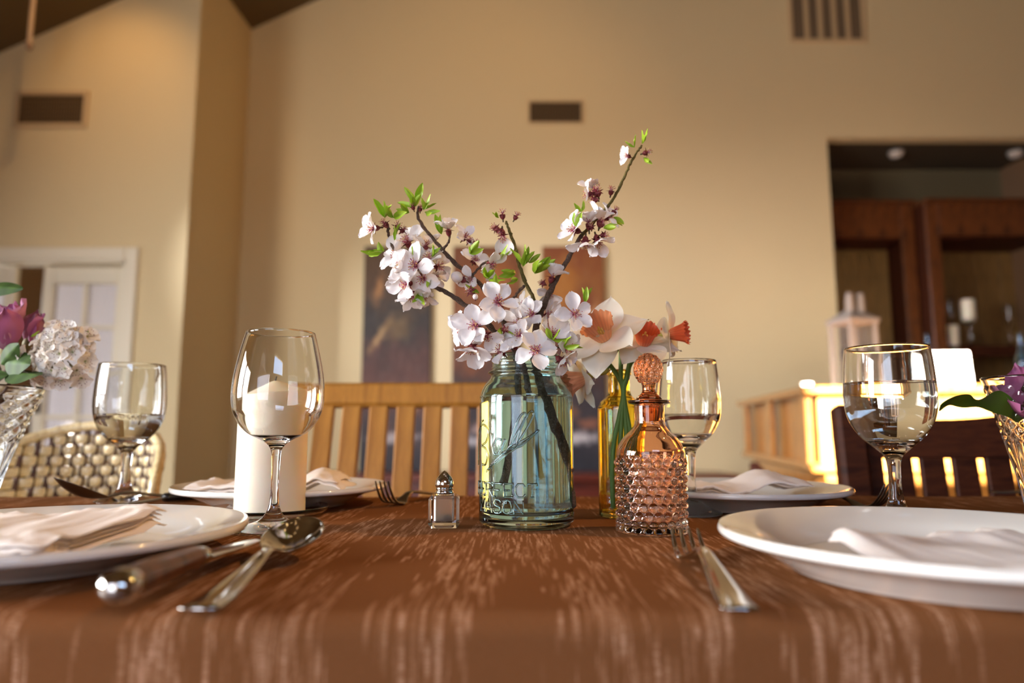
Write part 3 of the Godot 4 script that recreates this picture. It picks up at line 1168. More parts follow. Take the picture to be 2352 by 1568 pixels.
func cloth_lift(x: float, z: float) -> float:
	var y := 0.0006 * sin(x * 23.0 + z * 9.0) + 0.0005 * sin(x * 11.0 - z * 31.0)
	var far := smoothstep(-0.80, -1.0, z) * smoothstep(-0.30, -0.55, x)
	y += far * 0.0045 * (0.5 + 0.5 * sin(z * 62.0 + x * 7.0)) * (0.6 + 0.4 * sin(x * 13.0))
	return y

func table_and_chairs() -> void:
	var t := thing("dining_table", "long dining table hidden under the brown tablecloth", "table", Vector3(0, 0, (NEAR_Z + FAR_Z) / 2))
	var b := MB.new()
	b.box(Vector3(0, TOP - 0.021, 0), Vector3(2.3, 0.03, NEAR_Z - FAR_Z - 0.02), 0.012)
	part("tabletop", b, M.mahogany, t)
	for sx in [-1.0, 1.0]:
		for sz in [-1.0, 1.0]:
			b = MB.new()
			b.box(Vector3(sx * 1.05, (TOP - 0.036) / 2, sz * 0.26), Vector3(0.07, TOP - 0.036, 0.07), 0.006)
			part("leg", b, M.mahogany, t)
	# the cloth: up the far side, over the top, down the near side
	var path := []                     # (z, y, length so far)
	var add := func(z: float, y: float) -> void:
		var l: float = 0.0 if path.is_empty() else path[-1][2] + Vector2(z - path[-1][0], y - path[-1][1]).length()
		path.append([z, y, l])
	for k in 8:
		add.call(FAR_Z - CORNER * 0.2, TOP - 0.26 + 0.03 * k)
	for k in 8:
		var a := PI - PI / 2 * k / 7.0
		add.call(FAR_Z + CORNER + cos(a) * CORNER, TOP - CORNER + sin(a) * CORNER)
	for k in range(1, 90):
		add.call(lerpf(FAR_Z + CORNER, NEAR_Z - CORNER, k / 90.0), TOP)
	for k in 10:
		var a := PI / 2 - PI / 2 * k / 9.0
		add.call(NEAR_Z - CORNER + cos(a) * CORNER, TOP - CORNER + sin(a) * CORNER)
	for k in range(1, 14):
		add.call(NEAR_Z + 0.0, TOP - CORNER - 0.02 * k)
	b = MB.new()
	var nx := 150
	var half := 1.18
	b.grid(nx, path.size() - 1, func(i, j):
		var x: float = half - 2 * half * i / nx
		var p: Array = path[path.size() - 1 - j]
		var y: float = p[1]
		var z: float = p[0]
		if y > TOP - 0.001:
			y += cloth_lift(x, z)
		var drop := maxf(0.0, TOP - CORNER - y)
		z += drop * 0.12 * sin(x * 21.0 + sin(x * 8.0)) * (1.0 if z > -0.7 else -1.0) * smoothstep(0.0, 0.15, drop)
		return Vector3(x, y, z), false,
		func(i, j): return Vector2((half - 2 * half * i / nx) / 0.75, path[path.size() - 1 - j][2] / 0.75))
	var m := mat(Color.WHITE, 0.9)
	m.albedo_texture = cloth_image()
	m.metallic_specular = 0.05
	M.cloth = m
	var c := part("tablecloth", b, m, self)
	tag(c, "brown woven tablecloth with long pale slubs, hanging over the table's near edge", "tablecloth")
	wicker_chair()
	slat_chair()
	dark_chair()

func wicker_chair() -> void:
	var d := 1.42
	var ctr := at_depth(238, 1000, d)
	var hw := 214.0 * d / FOC
	var top := at_depth(238, 980, d).y
	var low := 0.50
	var o := thing("wicker_chair", "cream and brown woven wicker chair with a rounded back, beyond the left of the table", "chair", Vector3(ctr.x, 0, -d))
	var cream := wood(rgb(206, 174, 112), rgb(250, 234, 190), Vector3(30, 30, 30), 0.28, 0.4, 2)
	var brown := wood(rgb(60, 34, 16), rgb(104, 64, 32), Vector3(20, 20, 20), 0.6, 0.0, 2)
	# the back is bent round the sitter; s runs from -1 to 1
	var at := func(s: float, y: float, out: float) -> Vector3:
		return Vector3(s * (hw + out * s), y, 0.10 * s * s * s * s + 0.06 * s * s - out * (1.0 - 0.4 * absf(s)) * -1.0 - (y - 0.75) * 0.12)
	var crest := func(s: float) -> float: return top - 0.112 * (1.0 - sqrt(maxf(0.0, 1.0 - s * s)))
	var step := 0.0205
	var rows := int((top - low) / step)
	for r in rows:
		var y := low + step * r
		var lim := 0.0
		while lim < 0.985 and crest.call(lim) - 0.012 > y:
			lim += 0.01
		if lim < 0.1:
			continue
		var pts := []
		var n := int(lim * 64)
		for k in n + 1:
			var s := -lim + 2 * lim * k / n
			pts.append(at.call(s, y + 0.0015 * sin(s * 9 + r), 0.0055 * sin(s * hw / 0.0185 * PI + (PI if r % 2 == 0 else 0.0))))
		var b := MB.new()
		b.tube(pts, [Vector2(0.0026, 0.0098)], 8)
		part("woven_strand", b, cream, o)
	var cnt := int(2 * hw / 0.0185)
	for k in range(1, cnt):
		var s := -1.0 + 2.0 * k / cnt
		var b := MB.new()
		b.tube([at.call(s, low - 0.02, 0.0), at.call(s, lerpf(low, crest.call(s), 0.6), 0.0), at.call(s, crest.call(s), 0.0)], [Vector2(0.0066, 0.0016)], 6, Vector3.BACK)
		part("upright_strand", b, brown, o)
	var rim := []
	for k in 49:
		var a := PI * k / 48.0
		var s := -cos(a)
		rim.append(at.call(s, crest.call(s) + 0.004, 0.0))
	rim.push_front(at.call(-1.0, low, 0.0))
	rim.append(at.call(1.0, low, 0.0))
	var b := MB.new()
	b.tube(rim, [0.0095], 10, Vector3.BACK)
	part("rim", b, cream, o)
	for k in range(2, 49, 3):
		b = MB.new()
		var p: Vector3 = rim[k]
		var q: Vector3 = rim[k + 1]
		b.tube([p.lerp(q, 0.2), p.lerp(q, 0.8)], [0.0104], 10, Vector3.BACK, false)
		part("rim_wrap", b, cream, o)
	# arm that leaves the picture, seat, legs
	b = MB.new()
	b.tube(curve([at.call(-0.98, top - 0.075, 0.0), Vector3(-hw - 0.03, top - 0.1, 0.12), Vector3(-hw - 0.05, top - 0.16, 0.22), Vector3(-hw - 0.03, 0.46, 0.28)]), [0.012], 8)
	part("arm", b, cream, o)
	b = MB.new()
	b.lathe([Vector2(0, 0.42), Vector2(hw * 0.95, 0.42), Vector2(hw, 0.435), Vector2(hw * 0.95, 0.45), Vector2(0, 0.45)], 32, Transform3D(Basis(), Vector3(0, 0, 0.2)))
	part("seat", b, cream, o)
	for sx in [-1.0, 1.0]:
		for z in [0.03, 0.36]:
			b = MB.new()
			b.tube([Vector3(sx * hw * 0.85, 0.43, z), Vector3(sx * hw * 0.9, 0.0, z)], [0.014], 8)
			part("leg", b, brown, o)

func slat_chair() -> void:
	var d := 1.45
	var lean := 0.26
	var top := at_depth(930, 881, d).y
	var rail := at_depth(930, 936, d - 0.01).y
	var x0 := at_depth(692, 900, d).x
	var sp := 61.0 * d / FOC
	var n := 8
	var w := sp * (n + 1)
	var o := thing("slat_chair", "honey coloured wooden chair with a slatted back, beyond the middle of the table", "chair", Vector3(x0 + w / 2, 0, -d))
	var bs := Basis(Vector3.RIGHT, -lean)
	var b := MB.new()
	# everything in the back leans about the top rail
	var piv := Vector3(0, top, 0)
	var rh := (top - rail) / cos(lean)
	b.box(piv + bs * Vector3(0, -rh / 2, 0), Vector3(w + 0.035, rh, 0.026), 0.007, bs)
	part("top_rail", b, M.oak, o)
	var ln := 0.40
	b = MB.new()
	b.box(Vector3.ZERO, Vector3(0.0385, ln, 0.014), 0.003, bs)
	var slat := b.mesh()
	for k in n:
		put("slat", slat, M.oak, o).position = piv + bs * Vector3(-w / 2 + sp * (k + 1), -rh - ln / 2 + 0.004, 0)
	for s in [-1.0, 1.0]:
		b = MB.new()
		b.box(piv + bs * Vector3(s * w / 2, -rh - ln / 2 - 0.02, 0), Vector3(0.036, ln + 0.04, 0.03), 0.006, bs)
		part("back_post", b, M.oak, o)
		b = MB.new()
		b.box(Vector3(s * w / 2, 0.215, 0.15), Vector3(0.036, 0.43, 0.036), 0.005)
		part("leg", b, M.oak, o)
		b = MB.new()
		b.box(Vector3(s * w / 2, 0.215, 0.5), Vector3(0.036, 0.43, 0.036), 0.005)
		part("leg", b, M.oak, o)
	b = MB.new()
	b.box(piv + bs * Vector3(0, -rh - ln, 0), Vector3(w, 0.03, 0.024), 0.005, bs)
	part("lower_rail", b, M.oak, o)
	b = MB.new()
	b.box(Vector3(0, 0.445, 0.32), Vector3(w + 0.03, 0.03, 0.42), 0.01)
	part("seat", b, M.oak, o)

func dark_chair() -> void:
	var d := 1.38
	var x0 := at_depth(1946, 940, d).x
	var x1 := at_depth(2342, 940, d).x
	var w := x1 - x0
	var top := at_depth(1950, 931, d).y
	var dip := at_depth(2140, 966, d).y
	var rail := at_depth(2140, 1052, d).y
	var o := thing("dark_chair", "dark brown wooden chair with a broad top rail, beyond the right of the table", "chair", Vector3((x0 + x1) / 2, 0, -d), -0.10)
	var lean := 0.14
	var bs := Basis(Vector3.RIGHT, -lean)
	var piv := Vector3(0, top, 0)
	for s in [-1.0, 1.0]:
		var b := MB.new()
		b.box(piv + bs * Vector3(s * (w / 2 - 0.005), -0.25, 0), Vector3(0.055, 0.5, 0.045), 0.008, bs)
		part("back_post", b, M.mahogany, o)
		b = MB.new()
		b.box(Vector3(s * (w / 2 - 0.02), 0.215, 0.42), Vector3(0.045, 0.43, 0.045), 0.006)
		part("leg", b, M.mahogany, o)
		b = MB.new()
		b.box(Vector3(s * (w / 2 - 0.005), 0.215, 0.08), Vector3(0.045, 0.43, 0.045), 0.006)
		part("leg", b, M.mahogany, o)
	var b := MB.new()
	# top rail with a hollowed upper edge
	var n := 16
	var up := func(x: float) -> float: return lerpf(dip, top - 0.012, pow(absf(x) / (w / 2), 2.0)) - top
	for side in [1.0, -1.0]:
		b.grid(n, 1, func(i, j):
			var x: float = (w / 2 - 0.025) * (1.0 - 2.0 * i / n) * side
			return piv + bs * Vector3(x, up.call(x) if j == 1 else rail - top, 0.011 * side))
	b.grid(n, 1, func(i, j):
		var x: float = (w / 2 - 0.025) * (1.0 - 2.0 * i / n)
		return piv + bs * Vector3(x, up.call(x), 0.011 if j == 0 else -0.011))
	b.grid(n, 1, func(i, j):
		var x: float = (w / 2 - 0.025) * (1.0 - 2.0 * i / n)
		return piv + bs * Vector3(x, rail - top, -0.011 if j == 0 else 0.011))
	part("top_rail", b, M.mahogany, o)
	var g := [1975, 2034, 2098, 2168, 2238, 2310]
	var ln := 0.36
	var prev := x0 + 0.028 - (x0 + x1) / 2
	for k in g.size():
		var gx := (at_depth(g[k], 1080, d).x - (x0 + x1) / 2)
		var a := prev
		var e := gx - 0.0075
		if k == 0:
			a = -w / 2
		b = MB.new()
		b.box(piv + bs * Vector3((a + e) / 2, rail - top - ln / 2 + 0.004, 0), Vector3(e - a, ln, 0.014), 0.003, bs)
		part("slat", b, M.mahogany, o)
		prev = gx + 0.0075
	b = MB.new()
	b.box(Vector3(0, 0.44, 0.24), Vector3(w + 0.02, 0.035, 0.42), 0.01)
	part("seat", b, M.mahogany, o)

# ------------------------------------------------------------------ plates, napkins, cutlery
func plate(at: Vector3, r: float, h: float, label: String, foot := 0.61) -> void:
	var o := thing("plate", label, "plate", at, 0, "white dinner plates")
	var b := MB.new()
	var f := r * foot
	b.lathe(smooth2([Vector2(0, 0.003), Vector2(f - 0.008, 0.003), Vector2(f - 0.004, 0.0), Vector2(f, 0.0), Vector2(f + 0.006, 0.004), Vector2(lerpf(f + 0.006, r, 0.48), h * 0.56), Vector2(r - 0.004, h - 0.0062), Vector2(r - 0.0006, h - 0.0045), Vector2(r, h - 0.002), Vector2(r - 0.0012, h), Vector2(r - 0.004, h + 0.0004), Vector2(r * 0.80, h * 0.72), Vector2(r * 0.66, h * 0.36), Vector2(r * 0.55, 0.0075), Vector2(0, 0.007)], 5), 96)
	part("body", b, M.china, o)

# a folded napkin: soft slabs one on the other, all following the same bumps
func napkin(at: Vector3, size: Vector3, turn: float, layers: int, sd: int, bumps: Array, label: String) -> void:
	var o := thing("napkin", label, "napkin", at, turn, "white cloth napkins")
	var n := FastNoiseLite.new()
	n.seed = sd
	n.frequency = 9.0
	var t := size.y / layers
	for k in layers:
		var b := MB.new()
		var nx := 44
		var na := 40
		var shift := Vector2(n.get_noise_2d(k * 3.1, 7.0), n.get_noise_2d(k * 5.3, 2.0)) * 0.012
		b.grid(na, nx, func(i, j):
			var u: float = -1.0 + 2.0 * j / nx
			var a: float = TAU * i / na
			var end: float = pow(maxf(0.0, 1.0 - pow(absf(u), 14.0)), 0.5)
			var z: float = size.z / 2 * sign(cos(a)) * pow(absf(cos(a)), 0.35) * (0.985 + 0.015 * end)
			var x: float = size.x / 2 * u + shift.x
			var y: float = t * 0.5 * sign(sin(a)) * pow(absf(sin(a)), 0.6) * maxf(end, 0.05)
			z += shift.y
			var lift := n.get_noise_2d(x * 2.0, z * 2.0) * 0.006
			for e in bumps:
				var q := Vector2((x - e[0]) / e[2], (z - e[1]) / e[3]).length_squared()
				lift += e[4] * exp(-q)
			return Vector3(x, t * (k + 0.5) + y * 1.02 + maxf(lift, -0.002) + n.get_noise_2d(x * 9 + k, z * 5) * 0.0012, z), true)
		part("fold", b, M.linen, o)

func lay(o: Node3D, from: Vector3, to: Vector3) -> void:
	o.position = from
	var d := to - from
	o.rotation.y = atan2(-d.z, d.x)

func fork(from: Vector3, to: Vector3, metal: Material, label: String, ln := 0.2, rise := 0.018) -> void:
	var o := thing("fork", label, "fork", Vector3.ZERO, 0, "steel forks")
	lay(o, from, to)
	var s := ln / 0.2
	var b := MB.new()
	var pts := curve([Vector3(0, 0.003, 0), Vector3(0.03, 0.0045, 0), Vector3(0.08, 0.0115, 0), Vector3(0.115, 0.015, 0), Vector3(0.132, 0.010, 0), Vector3(0.148, 0.0035, 0), Vector3(0.156, 0.003, 0)], 5).map(func(p): return p * s)
	b.tube(pts, ramp([Vector2(0.0105, 0.0016), Vector2(0.0095, 0.0018), Vector2(0.0065, 0.002), Vector2(0.0045, 0.002), Vector2(0.0058, 0.0018), Vector2(0.0125, 0.0013), Vector2(0.0135, 0.0012)], pts.size()), 12)
	part("handle", b, metal, o)
	for k in 4:
		var z := (-1.5 + k) * 0.0072
		b = MB.new()
		var tp := curve([Vector3(0.154, 0.003, z), Vector3(0.172, 0.003 + rise * 0.1, z), Vector3(0.188 - rise * 0.1, 0.003 + rise * 0.42, z * 0.98), Vector3(0.205 - rise * 0.3, rise, z * 0.95)], 4).map(func(p): return p * s)
		b.tube(tp, ramp([Vector2(0.0024, 0.0013), Vector2(0.0021, 0.0013), Vector2(0.0018, 0.0012), Vector2(0.0011, 0.0008)], tp.size()), 8)
		part("tine", b, metal, o)

func spoon(from: Vector3, to: Vector3, metal: Material, tilt: float, label: String, s := 1.0) -> void:
	var o := thing("spoon", label, "spoon", Vector3.ZERO, 0, "steel spoons")
	lay(o, from, to)
	var b := MB.new()
	var pts := curve([Vector3(0, 0.003, 0), Vector3(0.03, 0.004, 0), Vector3(0.075, 0.010, 0), Vector3(0.105, 0.0155, 0), Vector3(0.122, 0.0125, 0), Vector3(0.132, 0.0105, 0)], 5).map(func(p): return p * s)
	b.tube(pts, ramp([Vector2(0.0115, 0.0016), Vector2(0.010, 0.0018), Vector2(0.0065, 0.002), Vector2(0.004, 0.002), Vector2(0.005, 0.002), Vector2(0.008, 0.0012)], pts.size()), 12)
	part("handle", b, metal, o)
	b = MB.new()
	var prof := []
	for k in 11:
		var r := k / 10.0
		prof.append(Vector2(r * 1.0, -0.0115 * (1.0 - r * r)))
	for k in 11:
		var r := 1.0 - k / 10.0
		prof.append(Vector2(r * 0.965, -0.0103 * (1.0 - r * r) + 0.0004))
	var tb := Basis(Vector3.BACK, tilt)
	var at := Vector3(0.130, 0.0108, 0) + tb * Vector3(0.034, 0, 0)
	b.lathe(prof, 40, Transform3D(tb * Basis.from_scale(Vector3(0.036, 1, 0.0225)), at))
	for k in b.v.size():
		b.v[k] *= s
	part("bowl", b, metal, o)

func knife(from: Vector3, to: Vector3, label: String) -> void:
	var o := thing("knife", label, "knife", Vector3.ZERO, 0, "knives")
	lay(o, from, to)
	var b := MB.new()
	b.tube(curve([Vector3(0.009, 0.0105, 0), Vector3(0.04, 0.011, 0), Vector3(0.095, 0.010, 0)]), ramp([Vector2(0.0105, 0.0085), Vector2(0.0095, 0.008), Vector2(0.0085, 0.007)], 13), 14)
	part("grip", b, wood(rgb(70, 36, 20), rgb(112, 62, 36), Vector3(8, 2, 8), 0.4, 0.2, 5), o)
	b = MB.new()
	b.tube([Vector3(0.0, 0.0105, 0), Vector3(0.004, 0.0105, 0), Vector3(0.012, 0.0105, 0)], [Vector2(0.0085, 0.0065), Vector2(0.0112, 0.0092), Vector2(0.0112, 0.0092)], 14)
	part("end_cap", b, M.steel, o)
	b = MB.new()
	b.tube([Vector3(0.09, 0.010, 0), Vector3(0.102, 0.0095, 0), Vector3(0.106, 0.009, 0)], [Vector2(0.0088, 0.0072), Vector2(0.0085, 0.006), Vector2(0.006, 0.003)], 14)
	part("bolster", b, M.steel, o)
	b = MB.new()
	var pts := curve([Vector3(0.102, 0.0085, 0), Vector3(0.14, 0.0065, -0.001), Vector3(0.18, 0.0045, -0.0015), Vector3(0.205, 0.003, -0.002), Vector3(0.215, 0.0025, -0.004)])
	b.tube(pts, ramp([Vector2(0.0075, 0.0012), Vector2(0.0095, 0.0012), Vector2(0.0098, 0.0011), Vector2(0.0075, 0.0009), Vector2(0.002, 0.0006)], pts.size()), 10)
	part("blade", b, M.steel, o)

func settings() -> void:
	var fl := Vector3(-0.365, TOP + 0.001, -0.548)
	var fr := Vector3(0.304, TOP + 0.001, -0.500)
	var bl := Vector3(-0.306, TOP + 0.001, -0.945)
	var br := Vector3(0.292, TOP + 0.001, -0.925)
	plate(fl, 0.153, 0.025, "white dinner plate with a thick folded napkin, nearest the knife and spoon")
	plate(fr, 0.154, 0.028, "large white dinner plate beside the near fork, empty but for a flat napkin", 0.68)
	plate(bl, 0.137, 0.026, "white dinner plate on the far side, behind the tall candle")
	plate(br, 0.140, 0.026, "white dinner plate on the far side, behind the hobnail decanter")
	napkin(Vector3(-0.372, TOP + 0.0165, -0.525), Vector3(0.165, 0.014, 0.145), -0.06, 4, 3, [[0.065, -0.06, 0.04, 0.05, 0.006], [-0.02, 0.02, 0.04, 0.1, 0.002]], "thick folded white napkin on the near plate by the knife")
	napkin(Vector3(0.320, TOP + 0.0155, -0.472), Vector3(0.19, 0.006, 0.11), 0.42, 2, 8, [[-0.08, -0.05, 0.03, 0.03, 0.010], [0.02, -0.04, 0.08, 0.02, 0.004]], "flat white napkin lying in the large near plate beside the fork")
	napkin(Vector3(-0.312, TOP + 0.0165, -0.935), Vector3(0.195, 0.012, 0.085), 0.0, 2, 15, [[0.065, 0.0, 0.028, 0.06, 0.020], [0.088, 0.02, 0.012, 0.03, 0.006], [-0.015, -0.01, 0.03, 0.05, 0.010], [-0.09, 0.0, 0.02, 0.05, 0.004]], "crumpled white napkin on the far plate behind the candle")
	napkin(Vector3(0.268, TOP + 0.0165, -0.915), Vector3(0.20, 0.010, 0.085), 0.05, 2, 21, [[0.055, 0.0, 0.030, 0.06, 0.021], [0.09, 0.02, 0.02, 0.04, 0.006], [-0.03, 0.0, 0.03, 0.05, 0.006]], "crumpled white napkin on the far plate behind the decanter")
	# near cutlery
	knife(on_table(256, 1402, 0.008), on_table(612, 1250, 0.004), "steel knife with a brown wooden grip beside the near plate")
	spoon(on_table(455, 1398, 0.004) + Vector3(0, -0.003, 0), on_table(680, 1280, 0.0), M.steel, 0.24, "shiny steel spoon lying face up before the wine glass")
	fork(on_table(1702, 1417, 0.0) + Vector3(0, 0.001, 0), on_table(1540, 1228, 0.0), M.steel, "steel fork before the decanter, beside the large near plate")
	# far cutlery
	spoon(on_table(476, 1144, 0.0), on_table(330, 1154, 0.0), M.iron, 0.42, "steel spoon in a shaded tone by the stem of the left goblet, beyond the near plate")
	knife_far(on_table(485, 1136, 0.004), on_table(335, 1158, 0.002))
	var q := on_table(918, 1160, 0.0)
	fork(q + Vector3(0.05, 0.001, -0.125), q + Vector3(-0.02, 0, 0.05), M.iron, "small steel fork with its tines raised, beside the far plate behind the candle", 0.185, 0.036)
	q = on_table(1962, 1168, 0.0)
	fork(q + Vector3(-0.06, 0.001, -0.115), q + Vector3(0.022, 0, 0.04), M.iron, "steel fork with its tines raised, beside the far plate behind the decanter", 0.185, 0.036)
	q = on_table(2320, 1140, 0.0)
	spoon(q + Vector3(-0.005, 0.001, -0.03), q + Vector3(0.12, 0, 0.0), M.iron, 0.2, "steel spoon at the picture's edge below the dark chair")

func knife_far(a: Vector3, e: Vector3) -> void:
	var o := thing("knife", "dark handled knife lying beyond the left goblet beside the far spoon", "knife", Vector3.ZERO, 0, "knives")
	lay(o, a, e)
	var b := MB.new()
	b.tube([Vector3(0, 0.003, 0), Vector3(0.04, 0.004, 0), Vector3(0.085, 0.004, 0)], [Vector2(0.009, 0.006)], 10)
	part("grip", b, M.black, o)
	b = MB.new()
	b.tube([Vector3(0.08, 0.004, 0), Vector3(0.13, 0.002, 0), Vector3(0.175, 0.001, 0)], [Vector2(0.006, 0.001), Vector2(0.009, 0.001), Vector2(0.002, 0.0006)], 8)
	part("blade", b, M.iron, o)

# ------------------------------------------------------------------ glass in the middle of the table
func mm(pts: Array) -> Array:
	return pts.map(func(p): return p * 0.001)

# a stemmed glass from its outer profile (mm, from the foot's edge up to the rim) and its wall thickness
func stem_glass(at: Vector3, outer: Array, wall: float, floor_y: float, water_y: float, label: String, cat := "goblet") -> void:
	var o := thing("wine_glass" if cat == "wine glass" else "goblet", label, cat, at, 0, "stemmed glasses on the table")
	var up := smooth2(mm(outer), 5)
	var inner := []
	for p in up:
		if p.y > (floor_y + 4.0) * 0.001:
			inner.append(Vector2(p.x - wall * 0.001 * (1.0 if p.y > floor_y * 0.001 * 1.25 else 1.8), p.y))
	inner.reverse()
	var rim: Vector2 = up[-1]
	var prof := [Vector2(0, 0.0008), Vector2(outer[0].x * 0.0006, 0.0008), Vector2(outer[0].x * 0.00094, 0.0)]
	prof.append_array(up)
	prof.append(Vector2(rim.x - wall * 0.0005, rim.y + wall * 0.0003))
	prof.append_array(inner)
	var last: Vector2 = inner[-1]
	for k in range(1, 5):
		var a := PI / 2 * k / 4.0
		prof.append(Vector2(last.x * cos(a) if k < 4 else 0.0, last.y - (last.y - floor_y * 0.001) * sin(a)))
	var b := MB.new()
	b.lathe(prof, 72)
	part("bowl_and_stem", b, M.clear, o)
	if water_y > 0.0:
		var w := [Vector2(0, floor_y * 0.001 - 0.0003)]
		var sides := []
		for p in inner:
			if p.y < water_y * 0.001:
				sides.append(Vector2(p.x + 0.0003, p.y))
		sides.reverse()
		w.append_array(sides)
		var e: Vector2 = sides[-1]
		w.append(Vector2(e.x, water_y * 0.001))
		w.append(Vector2(e.x - 0.002, water_y * 0.001 - 0.0004))
		w.append(Vector2(0, water_y * 0.001 - 0.0005))
		b = MB.new()
		b.lathe(w, 72)
		part("water", b, M.water, o)

const GOBLET := [Vector2(36, 0), Vector2(36.5, 2.5), Vector2(27, 6), Vector2(14, 12), Vector2(8.5, 22), Vector2(6.4, 38), Vector2(6.6, 58), Vector2(9, 70), Vector2(18, 79), Vector2(32, 92), Vector2(42.5, 110), Vector2(46.2, 130), Vector2(46, 150), Vector2(44.6, 172), Vector2(42.6, 190)]

func centre() -> void:
	jar()
	shaker()
	decanter()
	amber_bottle()
	stem_glass(on_table(627, 1216), [Vector2(43.5, 0), Vector2(44, 2), Vector2(32, 4.5), Vector2(14, 10), Vector2(6, 21), Vector2(4.1, 38), Vector2(4.2, 66), Vector2(6, 80), Vector2(14, 88), Vector2(29, 96), Vector2(40.5, 110), Vector2(45.6, 129), Vector2(44.6, 152), Vector2(39.6, 178), Vector2(34.2, 199)], 1.3, 91.0, 0.0, "tall empty wine glass before the candle", "wine glass")
	stem_glass(on_table(284, 1152), GOBLET, 2.0, 84.0, 121.0, "water goblet before the wicker chair, a little water in it")
	stem_glass(on_table(2062, 1199), GOBLET, 2.0, 84.0, 151.0, "water goblet before the dark chair, filled with water")
	stem_glass(on_table(1588, 1180), [Vector2(35, 0), Vector2(35.5, 2.5), Vector2(27, 6), Vector2(14, 13), Vector2(8, 24), Vector2(6, 40), Vector2(6.2, 60), Vector2(8, 74), Vector2(17, 84), Vector2(29, 96), Vector2(36.5, 112), Vector2(38.6, 130), Vector2(37.6, 152), Vector2(34.5, 182)], 1.8, 90.0, 0.0, "empty goblet behind the hobnail decanter")
	# candle on its dish
	var p := on_table(619, 1186, 0.0)
	var dish := thing("glass_dish", "round clear glass dish under the tall candle", "dish", p)
	var b := MB.new()
	b.lathe(smooth2(mm([Vector2(0, 1), Vector2(42, 1), Vector2(46, 0), Vector2(55, 1.5), Vector2(64, 7), Vector2(67, 11), Vector2(65, 11.5), Vector2(56, 5.5), Vector2(46, 4.2), Vector2(0, 4.2)]), 4), 72)
	part("body", b, M.clear, dish)
	var c := thing("pillar_candle", "thick white pillar candle with a worn peaked top, behind the wine glass", "candle", p + Vector3(0, 0.0044, 0))
	b = MB.new()
	b.lathe(smooth2(mm([Vector2(0, 0), Vector2(38.4, 0), Vector2(39.2, 1.2), Vector2(39.2, 40), Vector2(39.2, 90), Vector2(39.0, 134), Vector2(36.5, 138.5), Vector2(28, 142), Vector2(14, 147.5), Vector2(4, 151.5), Vector2(0, 152)]), 3), 64, Transform3D(), func(q, a): return Vector2(q.x, q.y + (0.004 * cos(a + 0.6) * minf(q.x / 0.039, 1.0) if q.y > 0.136 else 0.0)))
	part("wax", b, M.wax, c)
	b = MB.new()
	b.tube([Vector3(0, 0.1515, 0), Vector3(0.0006, 0.154, 0.0004), Vector3(0.0016, 0.157, 0.0006)], [0.0009, 0.0008, 0.0006], 6)
	part("wick", b, M.dark, c)

# ---- the jar
const JAR_R := 0.0500

